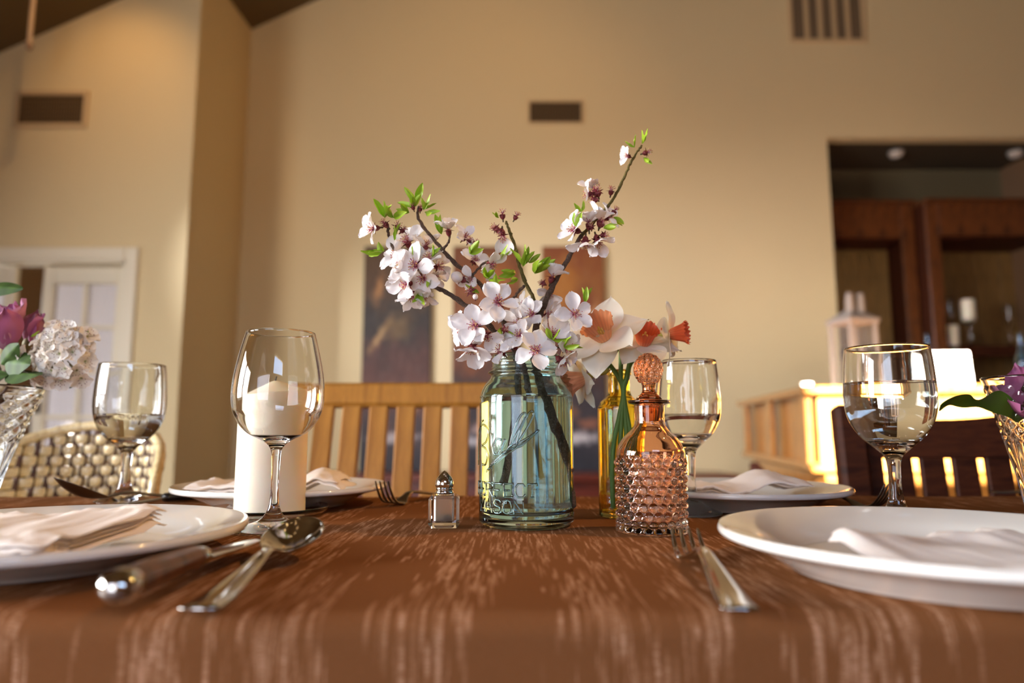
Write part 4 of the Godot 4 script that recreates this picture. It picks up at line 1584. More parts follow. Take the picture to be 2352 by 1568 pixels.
func jar() -> void:
	var p := on_table(1209, 1205)
	var o := thing("mason_jar", "blue green glass mason jar of water holding the blossom branches", "jar", p)
	var outer := mm([Vector2(41, 0), Vector2(46, 1.2), Vector2(49.4, 5), Vector2(50, 11), Vector2(50, 60), Vector2(50, 126), Vector2(49, 136), Vector2(45.5, 145), Vector2(40.5, 151.5), Vector2(38, 155), Vector2(37.6, 157.5), Vector2(40.5, 159), Vector2(40.5, 161), Vector2(37, 162.5)])
	var prof := [Vector2(0, 0.003), Vector2(0.030, 0.003)]
	prof.append_array(smooth2(outer, 4))
	# screw thread and lip
	for k in 17:
		var y := 163.5 + k * 0.8
		prof.append(Vector2((36.2 + 1.0 * pow(maxf(0.0, sin(k * 0.785)), 2.0)) * 0.001, y * 0.001))
	prof.append_array(mm([Vector2(36.6, 178), Vector2(35.6, 179.4), Vector2(34, 179.6), Vector2(32.8, 178.4)]))
	prof.append_array(smooth2(mm([Vector2(32.6, 172), Vector2(33.6, 158), Vector2(37, 151), Vector2(42.5, 144), Vector2(46, 134), Vector2(46.8, 124), Vector2(46.8, 60), Vector2(46.8, 16), Vector2(44, 10), Vector2(34, 9), Vector2(0, 10.5)]), 4))
	var b := MB.new()
	b.lathe(prof, 128)
	part("glass_body", b, M.aqua, o)
	# water up to the shoulder
	b = MB.new()
	b.lathe(mm([Vector2(0, 10.3), Vector2(34, 8.8), Vector2(44.3, 9.8), Vector2(47.1, 16), Vector2(47.1, 60), Vector2(47.1, 124), Vector2(46.3, 133.2), Vector2(44.0, 132.6), Vector2(0, 132.4)]), 96)
	part("water", b, M.water, o)
	# raised script and words: strokes laid round the jar; u in photo pixels from the jar's axis, v above its foot
	var wrap := func(u: float, h: float, out: float) -> Vector3:
		var a := u / 1000.0 / JAR_R
		return Vector3(sin(a) * (JAR_R + out), h / 1000.0, cos(a) * (JAR_R + out))
	var strokes := [
		[Vector2(-79, 62), Vector2(-75, 74), Vector2(-69, 92), Vector2(-61, 106), Vector2(-55, 109)],
		[Vector2(-71, 97), Vector2(-60, 104), Vector2(-50, 103), Vector2(-45, 96), Vector2(-49, 87), Vector2(-58, 83), Vector2(-50, 80), Vector2(-46, 72), Vector2(-50, 64), Vector2(-58, 64)],
		[Vector2(-27, 89), Vector2(-33, 90), Vector2(-38, 82), Vector2(-36, 75), Vector2(-31, 76), Vector2(-25, 85), Vector2(-23, 90), Vector2(-27, 79), Vector2(-24, 76), Vector2(-18, 82)],
		[Vector2(-20, 79), Vector2(-10, 96), Vector2(-2, 112), Vector2(-3, 116), Vector2(-8, 111), Vector2(-15, 94), Vector2(-17, 81), Vector2(-12, 82)],
		[Vector2(-13, 81), Vector2(-2, 98), Vector2(6, 113), Vector2(5, 118), Vector2(0, 113), Vector2(-8, 96), Vector2(-10, 83), Vector2(-5, 84), Vector2(2, 90)],
		[Vector2(-48, 57), Vector2(-36, 66), Vector2(-20, 76), Vector2(-4, 86), Vector2(12, 99), Vector2(0, 91), Vector2(-16, 82), Vector2(-32, 71), Vector2(-44, 60)]]
	b = MB.new()
	for s in strokes:
		var fine := curve(s.map(func(q): return Vector3(q.x, q.y, 0)), 6)
		b.tube(fine.map(func(q): return wrap.call(q.x, q.y, 0.0002)), [0.0011], 8, Vector3.BACK)
	part("raised_script", b, M.emboss, o)
	for w in [["PERFECT", -31.0, 33.0, 84.0], ["MASON", -32.0, 17.0, 58.0]]:
		b = MB.new()
		var word: String = w[0]
		var cell: float = w[3] / word.length()
		for k in word.length():
			for line in GLYPH[word[k]]:
				var pts := []
				for q in line:
					pts.append(wrap.call(w[1] - w[3] / 2 + cell * (k + 0.1 + 0.8 * q.x / 0.9), w[2] + q.y * 13.0, 0.0003))
				b.tube(pts, [0.0010], 8, Vector3.BACK)
		part("raised_letters", b, M.emboss, o)

const GLYPH := {
	"P": [[Vector2(0, 0), Vector2(0, 1)], [Vector2(0, 1), Vector2(0.65, 1), Vector2(0.9, 0.85), Vector2(0.9, 0.62), Vector2(0.65, 0.47), Vector2(0, 0.47)], [Vector2(-0.1, 0), Vector2(0.15, 0)]],
	"E": [[Vector2(0, 0), Vector2(0, 1)], [Vector2(0, 1), Vector2(0.85, 1), Vector2(0.85, 0.85)], [Vector2(0, 0.5), Vector2(0.6, 0.5)], [Vector2(0, 0), Vector2(0.85, 0), Vector2(0.85, 0.15)]],
	"R": [[Vector2(0, 0), Vector2(0, 1)], [Vector2(0, 1), Vector2(0.65, 1), Vector2(0.9, 0.85), Vector2(0.9, 0.65), Vector2(0.65, 0.5), Vector2(0, 0.5)], [Vector2(0.4, 0.5), Vector2(0.9, 0)]],
	"F": [[Vector2(0, 0), Vector2(0, 1)], [Vector2(0, 1), Vector2(0.85, 1), Vector2(0.85, 0.85)], [Vector2(0, 0.5), Vector2(0.6, 0.5)], [Vector2(-0.1, 0), Vector2(0.15, 0)]],
	"C": [[Vector2(0.9, 0.78), Vector2(0.7, 1), Vector2(0.25, 1), Vector2(0, 0.72), Vector2(0, 0.28), Vector2(0.25, 0), Vector2(0.7, 0), Vector2(0.9, 0.22)]],
	"T": [[Vector2(0.45, 0), Vector2(0.45, 1)], [Vector2(0, 0.82), Vector2(0, 1), Vector2(0.9, 1), Vector2(0.9, 0.82)], [Vector2(0.3, 0), Vector2(0.6, 0)]],
	"M": [[Vector2(0, 0), Vector2(0, 1), Vector2(0.45, 0.35), Vector2(0.9, 1), Vector2(0.9, 0)]],
	"A": [[Vector2(0, 0), Vector2(0.45, 1), Vector2(0.9, 0)], [Vector2(0.18, 0.38), Vector2(0.72, 0.38)]],
	"S": [[Vector2(0.85, 0.82), Vector2(0.65, 1), Vector2(0.25, 1), Vector2(0.05, 0.8), Vector2(0.2, 0.57), Vector2(0.7, 0.45), Vector2(0.88, 0.22), Vector2(0.65, 0), Vector2(0.22, 0), Vector2(0.03, 0.18)]],
	"O": [[Vector2(0.45, 1), Vector2(0.15, 0.92), Vector2(0, 0.6), Vector2(0, 0.4), Vector2(0.15, 0.08), Vector2(0.45, 0), Vector2(0.75, 0.08), Vector2(0.9, 0.4), Vector2(0.9, 0.6), Vector2(0.75, 0.92), Vector2(0.45, 1)]],
	"N": [[Vector2(0, 0), Vector2(0, 1), Vector2(0.9, 0), Vector2(0.9, 1)]]}

func reversed_box(b: MB, at: Vector3, size: Vector3, bev: float) -> void:
	var t := MB.new()
	t.box(at, size, bev)
	var base := b.v.size()
	for p in t.v:
		b.vert(p)
	for k in range(0, t.idx.size(), 3):
		b.tri(base + t.idx[k], base + t.idx[k + 2], base + t.idx[k + 1])

func shaker() -> void:
	var p := on_table(1020, 1209)
	var o := thing("pepper_shaker", "small square glass pepper shaker with a pointed chrome cap", "shaker", p, 0.06)
	var b := MB.new()
	b.box(Vector3(0, 0.0162, 0), Vector3(0.0315, 0.0322, 0.0315), 0.0032)
	part("glass_body", b, M.clear, o)
	b = MB.new()
	reversed_box(b, Vector3(0, 0.018, 0), Vector3(0.0205, 0.0255, 0.0205), 0.002)
	part("rough_inside", b, M.frost, o)  # rough cavity glass, which makes the inside look paler
	b = MB.new()
	b.lathe(mm([Vector2(0, 31), Vector2(9.4, 31), Vector2(10.2, 33.5), Vector2(9.0, 35), Vector2(0, 35)]), 36)
	part("neck", b, M.clear, o)
	b = MB.new()
	b.lathe(smooth2(mm([Vector2(0, 33.5), Vector2(8.6, 33.5), Vector2(9.0, 36), Vector2(8.4, 37.2), Vector2(9.2, 38.6), Vector2(8.6, 39.8), Vector2(9.4, 41.2), Vector2(9.6, 44), Vector2(8.6, 48), Vector2(6.2, 52), Vector2(3.0, 55.2), Vector2(0.8, 56.8), Vector2(0, 57)]), 3), 40)
	part("cap", b, M.chrome, o)
	b = MB.new()
	var n := FastNoiseLite.new()
	n.frequency = 900.0
	b.lathe([Vector2(0, 0.0056), Vector2(0.0098, 0.0056), Vector2(0.0099, 0.0104), Vector2(0.006, 0.0124), Vector2(0, 0.0132)], 20, Transform3D(Basis(Vector3.UP, PI / 4), Vector3.ZERO))
	var pm := mat(Color.WHITE, 0.9)
	pm.albedo_texture = noise_tex(0.12, [rgb(50, 38, 30), rgb(120, 98, 78), rgb(190, 168, 140)], [0.3, 0.5, 0.72], 256, 5, 3)
	pm.uv1_triplanar = true
	pm.uv1_scale = Vector3(40, 40, 40)
	var pep := part("ground_pepper", b, pm, o)
	pep.set_meta("kind", "stuff")

func hob(rows_y: Array, per: int, rx: float, ry: float, height: float) -> Callable:
	return func(p: Vector2, a: float) -> Vector2:
		var best := 0.0
		for k in rows_y.size():
			var dy: float = (p.y - rows_y[k]) / ry
			if absf(dy) >= 1.0:
				continue
			var s: float = TAU / per
			var off := s * 0.5 if k % 2 == 1 else 0.0
			var da := fposmod(a - off + s / 2, s) - s / 2
			var q := da * p.x / rx
			var r2 := q * q + dy * dy
			if r2 < 1.0:
				best = maxf(best, sqrt(1.0 - r2))
		return Vector2(p.x + height * best, p.y)

func decanter() -> void:
	var p := on_table(1498, 1221)
	var o := thing("decanter", "peach pink hobnail glass decanter with a round knobbed stopper", "decanter", p)
	var k := 0.428
	# outer profile in mm
	var prof := [Vector2(0, 2.5), Vector2(20, 2.5), Vector2(27, 0.5), Vector2(33, 0), Vector2(35.5, 1.2), Vector2(35.6, 3.5), Vector2(33, 6.5)]
	for j in 76:
		var t := j / 75.0
		prof.append(Vector2(31.4 + 0.8 * t, 7.0 + 62.0 * t))
	prof.append_array(smooth2([Vector2(33.4, 70.5), Vector2(33.6, 77), Vector2(31.5, 84), Vector2(26, 92), Vector2(19.5, 98.5), Vector2(15.6, 104), Vector2(15.0, 110), Vector2(15.0, 121), Vector2(15.4, 124), Vector2(20.0, 125.5), Vector2(20.6, 127), Vector2(20.0, 128.5), Vector2(14, 128.6), Vector2(11.6, 127)], 3))
	prof.append_array(smooth2([Vector2(11.2, 118), Vector2(11.2, 106), Vector2(16, 97), Vector2(23, 90), Vector2(28.5, 82), Vector2(30, 76), Vector2(29, 66), Vector2(28.2, 40), Vector2(27.6, 14), Vector2(24, 8.5), Vector2(0, 7.5)], 4))
	var rows := [0.0095, 0.0178, 0.0261, 0.0344, 0.0427, 0.0510, 0.0593, 0.0668]
	var outer_r := 0.0312
	var f := hob(rows, 22, 0.0042, 0.0038, 0.0040)
	var b := MB.new()
	b.lathe(mm(prof), 336, Transform3D(), func(q, a): return f.call(q, a) if q.y > 0.0055 and q.y < 0.0715 and q.x > outer_r else q)
	part("glass_body", b, M.peach, o)
	# stopper: plug, collar, knob with hobs
	b = MB.new()
	var sp := [Vector2(0, 108), Vector2(9.6, 108), Vector2(10.8, 127)]
	sp.append_array(smooth2([Vector2(13.4, 129), Vector2(11.5, 132), Vector2(7.2, 136), Vector2(6.4, 141), Vector2(7.4, 146)], 4))
	for j in 60:
		var a := -1.05 + (PI / 2 + 1.05) * j / 59.0
		sp.append(Vector2(maxf(0.0, cos(a) * 13.2) if j < 59 else 0.0, 159.5 + sin(a) * 15.0))
	var hr := []
	for j in 9:
		hr.append(0.1485 + 0.0033 * j)
	var per := [9, 11, 13, 14, 14, 13, 11, 9, 6]
	b.lathe(mm(sp), 168, Transform3D(), func(q, a):
		if q.y < 0.1465 or q.x < 0.0015:
			return q
		var best := 0.0
		for m in 9:
			var dy: float = (q.y - hr[m]) / 0.0021
			if absf(dy) >= 1.0:
				continue
			var s: float = TAU / per[m]
			var da := fposmod(a + (s * 0.5 if m % 2 == 1 else 0.0) + s / 2, s) - s / 2
			var u: float = da * q.x / 0.0026
			var r2: float = u * u + dy * dy
			if r2 < 1.0:
				best = maxf(best, sqrt(1.0 - r2))
		var nrm := Vector2(q.x / 0.0132, (q.y - 0.1595) / 0.015).normalized()
		return q + nrm * best * 0.0019)
	var st := part("stopper", b, M.deeppeach, o)
	st.set_meta("label", "round stopper covered in small knobs")

func amber_bottle() -> void:
	var p := on_table(1428, 1187)
	var o := thing("amber_bottle", "slim yellow amber glass bottle holding the daffodils", "bottle", p)
	var prof := [Vector2(0, 2)]
	prof.append_array(smooth2([Vector2(20, 2), Vector2(23.5, 0), Vector2(25, 3), Vector2(25.4, 8), Vector2(25.4, 60), Vector2(25.4, 118), Vector2(24.6, 126), Vector2(21, 132.5), Vector2(15.5, 137), Vector2(13.0, 142), Vector2(12.6, 150), Vector2(12.6, 161), Vector2(14.2, 163), Vector2(14.4, 167), Vector2(13.4, 168.5), Vector2(10.8, 168.3), Vector2(10.2, 162)], 4))
	prof.append_array(smooth2([Vector2(10.0, 150), Vector2(10.4, 141), Vector2(16, 133), Vector2(22, 125), Vector2(22.8, 116), Vector2(22.8, 60), Vector2(22.6, 12), Vector2(18, 7.5), Vector2(0, 8)], 4))
	var b := MB.new()
	# eight soft flats round the body
	b.lathe(mm(prof), 64, Transform3D(), func(q, a): return Vector2(q.x * (1.0 + (0.018 * cos(a * 8.0) if q.y < 0.125 else 0.0)), q.y))
	part("glass_body", b, M.amber, o)

# ------------------------------------------------------------------ blossom
var petals := []          # a few almond petals of unit length, along +z, facing +y
var kit := {}             # shared meshes

# a petal: narrow foot, round blade, notched tip; unit length along +z, its face up
func petal_mesh(sd: int, width: float, notch: float, cup: float, curl: float, foot: Color, blade: Color, nu := 8, nv := 10, point := false) -> ArrayMesh:
	var r := RandomNumberGenerator.new()
	r.seed = sd
	var n := FastNoiseLite.new()
	n.seed = sd
	n.frequency = 1.1
	var b := MB.new()
	var twist := r.randf_range(-0.10, 0.10)
	b.grid(nu, nv, func(i, j):
		var s: float = 1.0 - 2.0 * i / nu
		var t: float = float(j) / nv
		var half := width * (0.16 + 0.84 * sin(PI / 2 * pow(t / 0.62, 1.25))) if t < 0.62 else width * sqrt(maxf(0.0, 1.0 - pow((t - 0.62) / 0.395, 2.0)))
		if point:
			half = maxf(width * pow(sin(PI * pow(t, 0.8)), 0.85), 0.05 * (1.0 - t * 0.6))
		var z: float = t - notch * exp(-pow(s / 0.28, 2.0)) * pow(t, 6.0) - (0.0 if point else 0.08) * s * s * t
		var y: float = cup * (s * s * half * half * 3.0) + curl * t * t + (0.05 if point else 0.11) * n.get_noise_2d(s * 1.1 + 5, t * 1.8) * t + twist * s * t * 0.5 + (0.0 if point else 0.025 * sin(s * 7.0 + sd * 1.7) * t * t)
		return Vector3(s * half, y, 0.06 + 0.94 * z), false, null,
		func(i, j):
			var t: float = float(j) / nv
			return foot.lerp(blade, smoothstep(0.0, 0.24, t + 0.05 * r.randf())))
	return b.mesh()

func blossom_kit() -> void:
	var pink := Color(0.50, 0.10, 0.19)
	var white := Color(0.93, 0.90, 0.88)
	for k in 6:
		petals.append(petal_mesh(60 + k, 0.31 + 0.014 * k, 0.05 + 0.03 * (k % 3), 0.30 + 0.2 * (k % 2), 0.14 - 0.14 * (k % 3), pink, white))
	M.petal = mat(Color.WHITE, 0.6)
	M.petal.vertex_color_use_as_albedo = true
	M.petal.backlight_enabled = true
	M.petal.backlight = Color(0.62, 0.58, 0.56)
	M.petal.cull_mode = BaseMaterial3D.CULL_DISABLED
	M.tinted = mat(Color.WHITE, 0.6)
	M.tinted.vertex_color_use_as_albedo = true
	M.leaf = mat(Color.WHITE, 0.4)
	M.leaf.vertex_color_use_as_albedo = true
	M.leaf.backlight_enabled = true
	M.leaf.backlight = Color(0.5, 0.6, 0.12)
	M.leaf.cull_mode = BaseMaterial3D.CULL_DISABLED
	# stamens: a burst of threads with tiny anthers, dark at the foot
	var b := MB.new()
	var r := RandomNumberGenerator.new()
	r.seed = 5
	for k in 24:
		var a := TAU * k / 24.0 + r.randf_range(-0.2, 0.2)
		var el := r.randf_range(0.55, 1.25)
		var ln := r.randf_range(0.24, 0.42)
		var d := Vector3(cos(a) * cos(el), sin(el), sin(a) * cos(el)) * ln
		b.col = Color(0.42, 0.05, 0.12) if k % 3 else Color(0.80, 0.62, 0.56)
		b.tube([Vector3(0, 0.02, 0), d * 0.6 + Vector3(0, 0.03, 0), d], [0.020, 0.013, 0.010], 4)
		b.col = Color(0.72, 0.52, 0.16) if k % 2 else Color(0.45, 0.10, 0.12)
		b.ball(d, Vector3(0.028, 0.028, 0.028), 5, 4)
	kit.stamens = b.mesh()
	# calyx: cup, five pointed sepals, short stalk
	b = MB.new()
	b.col = Color(0.20, 0.028, 0.035)
	b.lathe([Vector2(0, -0.42), Vector2(0.08, -0.40), Vector2(0.17, -0.26), Vector2(0.19, -0.10), Vector2(0.15, 0.01), Vector2(0, 0.02)], 10)
	for k in 5:
		var a := TAU * (k + 0.5) / 5
		var o := Vector3(cos(a), 0, sin(a))
		var side := o.cross(Vector3.UP) * 0.10
		var p := o * 0.15 + Vector3(0, -0.03, 0)
		var tip := o * 0.42 + Vector3(0, -0.06, 0)
		b.poly([p - side, p + side, tip], Vector3.UP)
		b.poly([p - side, p + side, tip], Vector3.DOWN)
	b.col = Color(0.11, 0.075, 0.035)
	b.tube([Vector3(0, -0.40, 0), Vector3(0, -0.62, 0)], [0.06, 0.05], 6)
	kit.calyx = b.mesh()
	# round bud
	b = MB.new()
	b.col = Color(0.88, 0.82, 0.80)
	b.ball(Vector3(0, 0.25, 0), Vector3(0.30, 0.34, 0.30), 12, 8)
	kit.bud = b.mesh()
	# leaf, unit length
	kit.leaf = []
	for k in 3:
		b = MB.new()
		b.grid(4, 9, func(i, j):
			var s: float = 1.0 - i / 2.0
			var t: float = j / 9.0
			var half := 0.17 * pow(sin(PI * clampf(pow(t, 0.85), 0, 1)), 0.8) + 0.012
			return Vector3(s * half, absf(s) * half * 0.75 + 0.22 * t * t * (1.0 - 0.5 * k) + 0.02 * sin(t * 14.0) * s, t), false, null,
			func(i, j): return Color(0.27, 0.45, 0.02).lerp(Color(0.42, 0.58, 0.05), j / 9.0) * (0.86 if i == 2 else 1.0))
		kit.leaf.append(b.mesh())

# one open flower as a part of a branch: petals, stamens, calyx below it
func bloom(parent: Node3D, at: Vector3, dir: Vector3, r: float, open: float, count := 5, stalk_to = null) -> void:
	var g := group_node("blossom", parent, at)
	g.basis = facing(dir, rng.randf() * TAU)
	for k in count:
		var lift := lerpf(1.15, 0.16, open) + rng.randf_range(-0.26, 0.26)
		var o := put("petal", petals[rng.randi() % petals.size()], M.petal, g)
		var sc := r * rng.randf_range(0.94, 1.16)
		o.basis = Basis(Vector3.UP, TAU * k / 5.0 + rng.randf_range(-0.2, 0.2)) * Basis(Vector3.RIGHT, -lift) * Basis(Vector3.BACK, rng.randf_range(-0.4, 0.4)) * Basis.from_scale(Vector3(sc, sc, sc))
	var st := put("stamens", kit.stamens, M.tinted, g)
	st.scale = Vector3.ONE * r
	var c := put("calyx", kit.calyx, M.tinted, g)
	c.scale = Vector3.ONE * r * 0.9

# a flower that has dropped its petals: a dark red star with threads
func spent(parent: Node3D, at: Vector3, dir: Vector3, r: float) -> void:
	var g := group_node("spent_blossom", parent, at)
	g.basis = facing(dir, rng.randf() * TAU)
	put("stamens", kit.stamens, M.tinted, g).scale = Vector3(1.5, 1.7, 1.5) * r
	put("calyx", kit.calyx, M.tinted, g).scale = Vector3(1.7, 1.35, 1.7) * r

func bud(parent: Node3D, at: Vector3, dir: Vector3, r: float) -> void:
	var g := group_node("bud", parent, at)
	g.basis = facing(dir, rng.randf() * TAU)
	put("closed_petals", kit.bud, M.petal, g).scale = Vector3.ONE * r
	put("calyx", kit.calyx, M.tinted, g).scale = Vector3.ONE * r * 0.9

func sprout(parent: Node3D, at: Vector3, dir: Vector3, ln: float, roll: float) -> void:
	var o := put("leaf", kit.leaf[rng.randi() % 3], M.leaf, parent)
	var f := facing(dir, 0.0)
	# leaf runs along +z of its mesh; turn that into dir
	o.transform = Transform3D(f * Basis(Vector3.UP, roll) * Basis(Vector3.RIGHT, -PI / 2) * Basis.from_scale(Vector3.ONE * ln), at)

func flowers() -> void:
	blossom_kit()
	branches()
	daffodils()

const JD := 0.728        # distance of the jar's axis

func bp(x: float, y: float, dz := 0.0) -> Vector3:
	return at_depth(x, y, JD - dz)

# a branch thing: wood tubes [points in photo pixels with depth, first and last thickness in px], then what grows on it
func branch(label: String, woods: Array) -> Node3D:
	var o := thing("blossom_branch", label, "branch", Vector3.ZERO, 0, "almond branches in the jar")
	for w in woods:
		var pts := curve(w[0].map(func(q): return bp(q.x, q.y, q.z)), 6)
		for k in pts.size():
			pts[k] += Vector3(rng.randf_range(-1, 1), rng.randf_range(-1, 1), rng.randf_range(-1, 1)) * 0.0005
		var rad := ramp([w[1] * 0.000228, w[2] * 0.000228], pts.size())
		for k in rad.size():
			rad[k] *= rng.randf_range(0.86, 1.18)
		var b := MB.new()
		b.tube(pts, rad, 10)
		part("stem", b, w[3] if w.size() > 3 else M.bark, o)
		# knots
		b = MB.new()
		for k in range(3, pts.size() - 2, 5):
			b.ball(pts[k] + Vector3(rng.randf_range(-1, 1), rng.randf_range(-1, 1), 0.6).normalized() * rad[k] * 0.8, Vector3.ONE * minf(rad[k], 0.0017) * rng.randf_range(0.45, 0.8), 6, 4)
		var kn := part("knots", b, w[3] if w.size() > 3 else M.bark, o)
		kn.set_meta("kind", "stuff")
	return o

# a thin stalk from a place on the wood to what it carries
func stalk(o: Node3D, a: Vector3, e: Vector3) -> void:
	var b := MB.new()
	b.tube([a, a.lerp(e, 0.5) + Vector3(0, 0.001, 0.001), e], [0.0009, 0.0007, 0.0007], 6)
	part("stalk", b, M.greenbark, o)

# grow a list: [kind, x, y, dz, size px, yaw, pitch, extra]
func grow(o: Node3D, items: Array) -> void:
	for e in items:
		var p := bp(e[1], e[2], e[3])
		var d := look(e[5], e[6])
		var r: float = e[4] * 0.000448
		match e[0]:
			"open": bloom(o, p, d, r, e[7] if e.size() > 7 else 0.9, e[8] if e.size() > 8 else 5)
			"star": spent(o, p, d, r)
			"bud": bud(o, p, d, r)
			"leaves":
				for k in int(e[7]):
					var spread: float = -1.0 + 2.0 * (k + 0.5) / e[7]
					var dd := look(e[5] + spread * (70.0 if absf(e[6]) < 50 else 90.0) * rng.randf_range(0.6, 1.1), e[6] + rng.randf_range(-25, 25) - absf(spread) * 25.0)
					sprout(o, p, dd, r * rng.randf_range(0.75, 1.1), rng.randf() * TAU)

func branches() -> void:
	M.bark = bumpy(mat(rgb(205, 190, 178), 0.8), 0.05, 0.12, Vector3(60, 60, 60), 3)
	M.bark.albedo_texture = noise_tex(0.06, [rgb(84, 62, 52), rgb(166, 146, 130), rgb(66, 48, 40)], [0.3, 0.55, 0.75], 256, 6, 4)
	M.greenbark = mat(rgb(116, 112, 58), 0.6)
	M.youngbark = bumpy(mat(rgb(225, 215, 150), 0.7), 0.05, 0.1, Vector3(60, 60, 60), 3)
	M.youngbark.albedo_texture = noise_tex(0.06, [rgb(92, 78, 48), rgb(152, 142, 84), rgb(80, 62, 42)], [0.3, 0.55, 0.8], 256, 8, 4)
	M.wetbark = bumpy(mat(rgb(140, 118, 84), 0.8), 0.05, 0.1, Vector3(60, 60, 60), 3)
	# the long branch to the upper left
	var a := branch("long almond branch reaching to the upper left, young leaves at its tip", [
		[[Vector3(1166, 1108, -0.010), Vector3(1180, 1030, -0.012), Vector3(1190, 950, -0.012), Vector3(1190, 880, -0.008), Vector3(1186, 820, -0.004), Vector3(1160, 745, 0.0), Vector3(1118, 672, 0.002), Vector3(1080, 630, 0.0), Vector3(1040, 600, 0.0), Vector3(1008, 563, 0.0), Vector3(975, 524, 0.0), Vector3(960, 498, 0.0), Vector3(962, 474, 0.0)], 17, 6],
		[[Vector3(1085, 632, 0.0), Vector3(1110, 606, 0.006), Vector3(1124, 600, 0.01)], 6, 4],
		[[Vector3(1018, 572, 0.0), Vector3(1030, 556, 0.004), Vector3(1034, 536, 0.006)], 6, 4]])
	grow(a, [
		["leaves", 950, 478, 0.004, 42, -20, 62, 4], ["leaves", 972, 482, 0.006, 40, 35, 45, 3], ["star", 948, 474, 0.010, 16, -25, 55], ["star", 966, 478, 0.006, 15, 20, 60],
		["leaves", 905, 500, 0.0, 46, 20, 40, 2], ["leaves", 956, 462, 0.0, 44, 5, 78, 2], ["leaves", 940, 488, 0.004, 36, -60, 20, 2], ["leaves", 978, 490, 0.004, 34, 60, 25, 2],
		["open", 1030, 528, 0.010, 42, -10, 62, 0.62, 4], ["leaves", 1014, 538, 0.014, 44, -15, 65, 2],
		["open", 1068, 545, -0.004, 36, 40, 25, 0.8, 4], ["star", 1078, 552, 0.004, 17, 40, 40], ["star", 1092, 556, 0.004, 15, 60, 30],
		["open", 1128, 608, 0.016, 40, 45, -30, 0.9, 4], ["leaves", 1078, 582, 0.010, 40, 40, 40, 3], ["open", 1090, 598, -0.01, 38, 20, 20, 0.7, 4],
		["bud", 1058, 640, 0.010, 44, -50, 15], ["open", 1082, 640, 0.0, 34, -30, -20, 0.6, 4], ["leaves", 1122, 640, 0.020, 46, 10, 35, 4], ["leaves", 1142, 596, 0.012, 46, 60, 30, 2],
		["star", 1080, 668, 0.020, 24, -30, 10], ["bud", 1092, 684, 0.022, 22, 0, 20], ["leaves", 1098, 668, 0.012, 36, -40, 20, 2]])
	# the lower left branch with the big bunch
	var c := branch("lower almond branch with a dense bunch of white blossom at its left end", [
		[[Vector3(1214, 905, 0.006), Vector3(1204, 850, 0.010), Vector3(1176, 792, 0.012), Vector3(1142, 766, 0.012), Vector3(1100, 722, 0.008), Vector3(1068, 700, 0.006), Vector3(1030, 674, 0.006), Vector3(992, 655, 0.006), Vector3(955, 636, 0.0), Vector3(922, 606, -0.004), Vector3(903, 570, -0.002), Vector3(893, 540, 0.0), Vector3(890, 518, 0.0)], 14, 7]])
	grow(c, [
		["open", 858, 524, 0.006, 44, -58, -14, 0.75], ["star", 884, 514, 0.006, 22, -40, 30], ["star", 912, 520, 0.008, 22, 30, 40], ["star", 926, 528, 0.006, 18, 55, 30],
		["leaves", 884, 500, 0.002, 50, -5, 68, 3], ["leaves", 906, 552, 0.010, 44, 20, 55, 2], ["leaves", 878, 578, 0.006, 46, -60, 12, 4],
		["open", 935, 556, -0.014, 50, -30, 40, 0.8, 4], ["open", 914, 588, -0.002, 48, -55, 20, 0.75], ["open", 955, 610, 0.022, 52, -28, 6, 0.88],
		["open", 926, 616, 0.014, 48, -60, 0, 0.8], ["open", 984, 596, 0.004, 46, -10, 45, 0.8], ["open", 972, 640, 0.018, 48, -15, -15, 0.8], ["open", 935, 652, 0.016, 48, -50, -25, 0.75],
		["open", 978, 566, -0.008, 42, 10, 60, 0.6, 4], ["open", 1006, 612, -0.012, 44, 50, -10, 0.8, 4], ["open", 946, 678, 0.008, 42, -25, -65, 0.6, 4], ["open", 972, 676, 0.008, 38, 25, -60, 0.6, 4], ["open", 1000, 634, -0.006, 36, 40, -40, 0.7, 4],
		["leaves", 955, 592, 0.020, 40, 10, 62, 2], ["leaves", 990, 636, 0.016, 46, -10, -50, 1], ["leaves", 966, 670, 0.012, 40, 0, -60, 2], ["leaves", 992, 590, 0.004, 40, 50, 60, 2],
		["open", 1143, 694, 0.034, 52, 12, 16, 0.95], ["open", 1092, 748, 0.036, 52, -14, 0, 0.92], ["open", 1066, 758, 0.020, 46, -62, 0, 0.8, 4], ["open", 1085, 796, 0.026, 50, -15, -72, 0.62], ["open", 1118, 770, 0.030, 40, 10, -50, 0.8, 4],
		["leaves", 1142, 668, 0.028, 40, 0, 72, 1], ["leaves", 1150, 752, 0.024, 44, 40, -35, 2], ["star", 1160, 756, 0.030, 19, 30, 0],
		["open", 1150, 806, 0.018, 44, -40, 30, 0.9, 4], ["open", 1182, 792, 0.026, 40, -10, 40, 0.85, 4]])
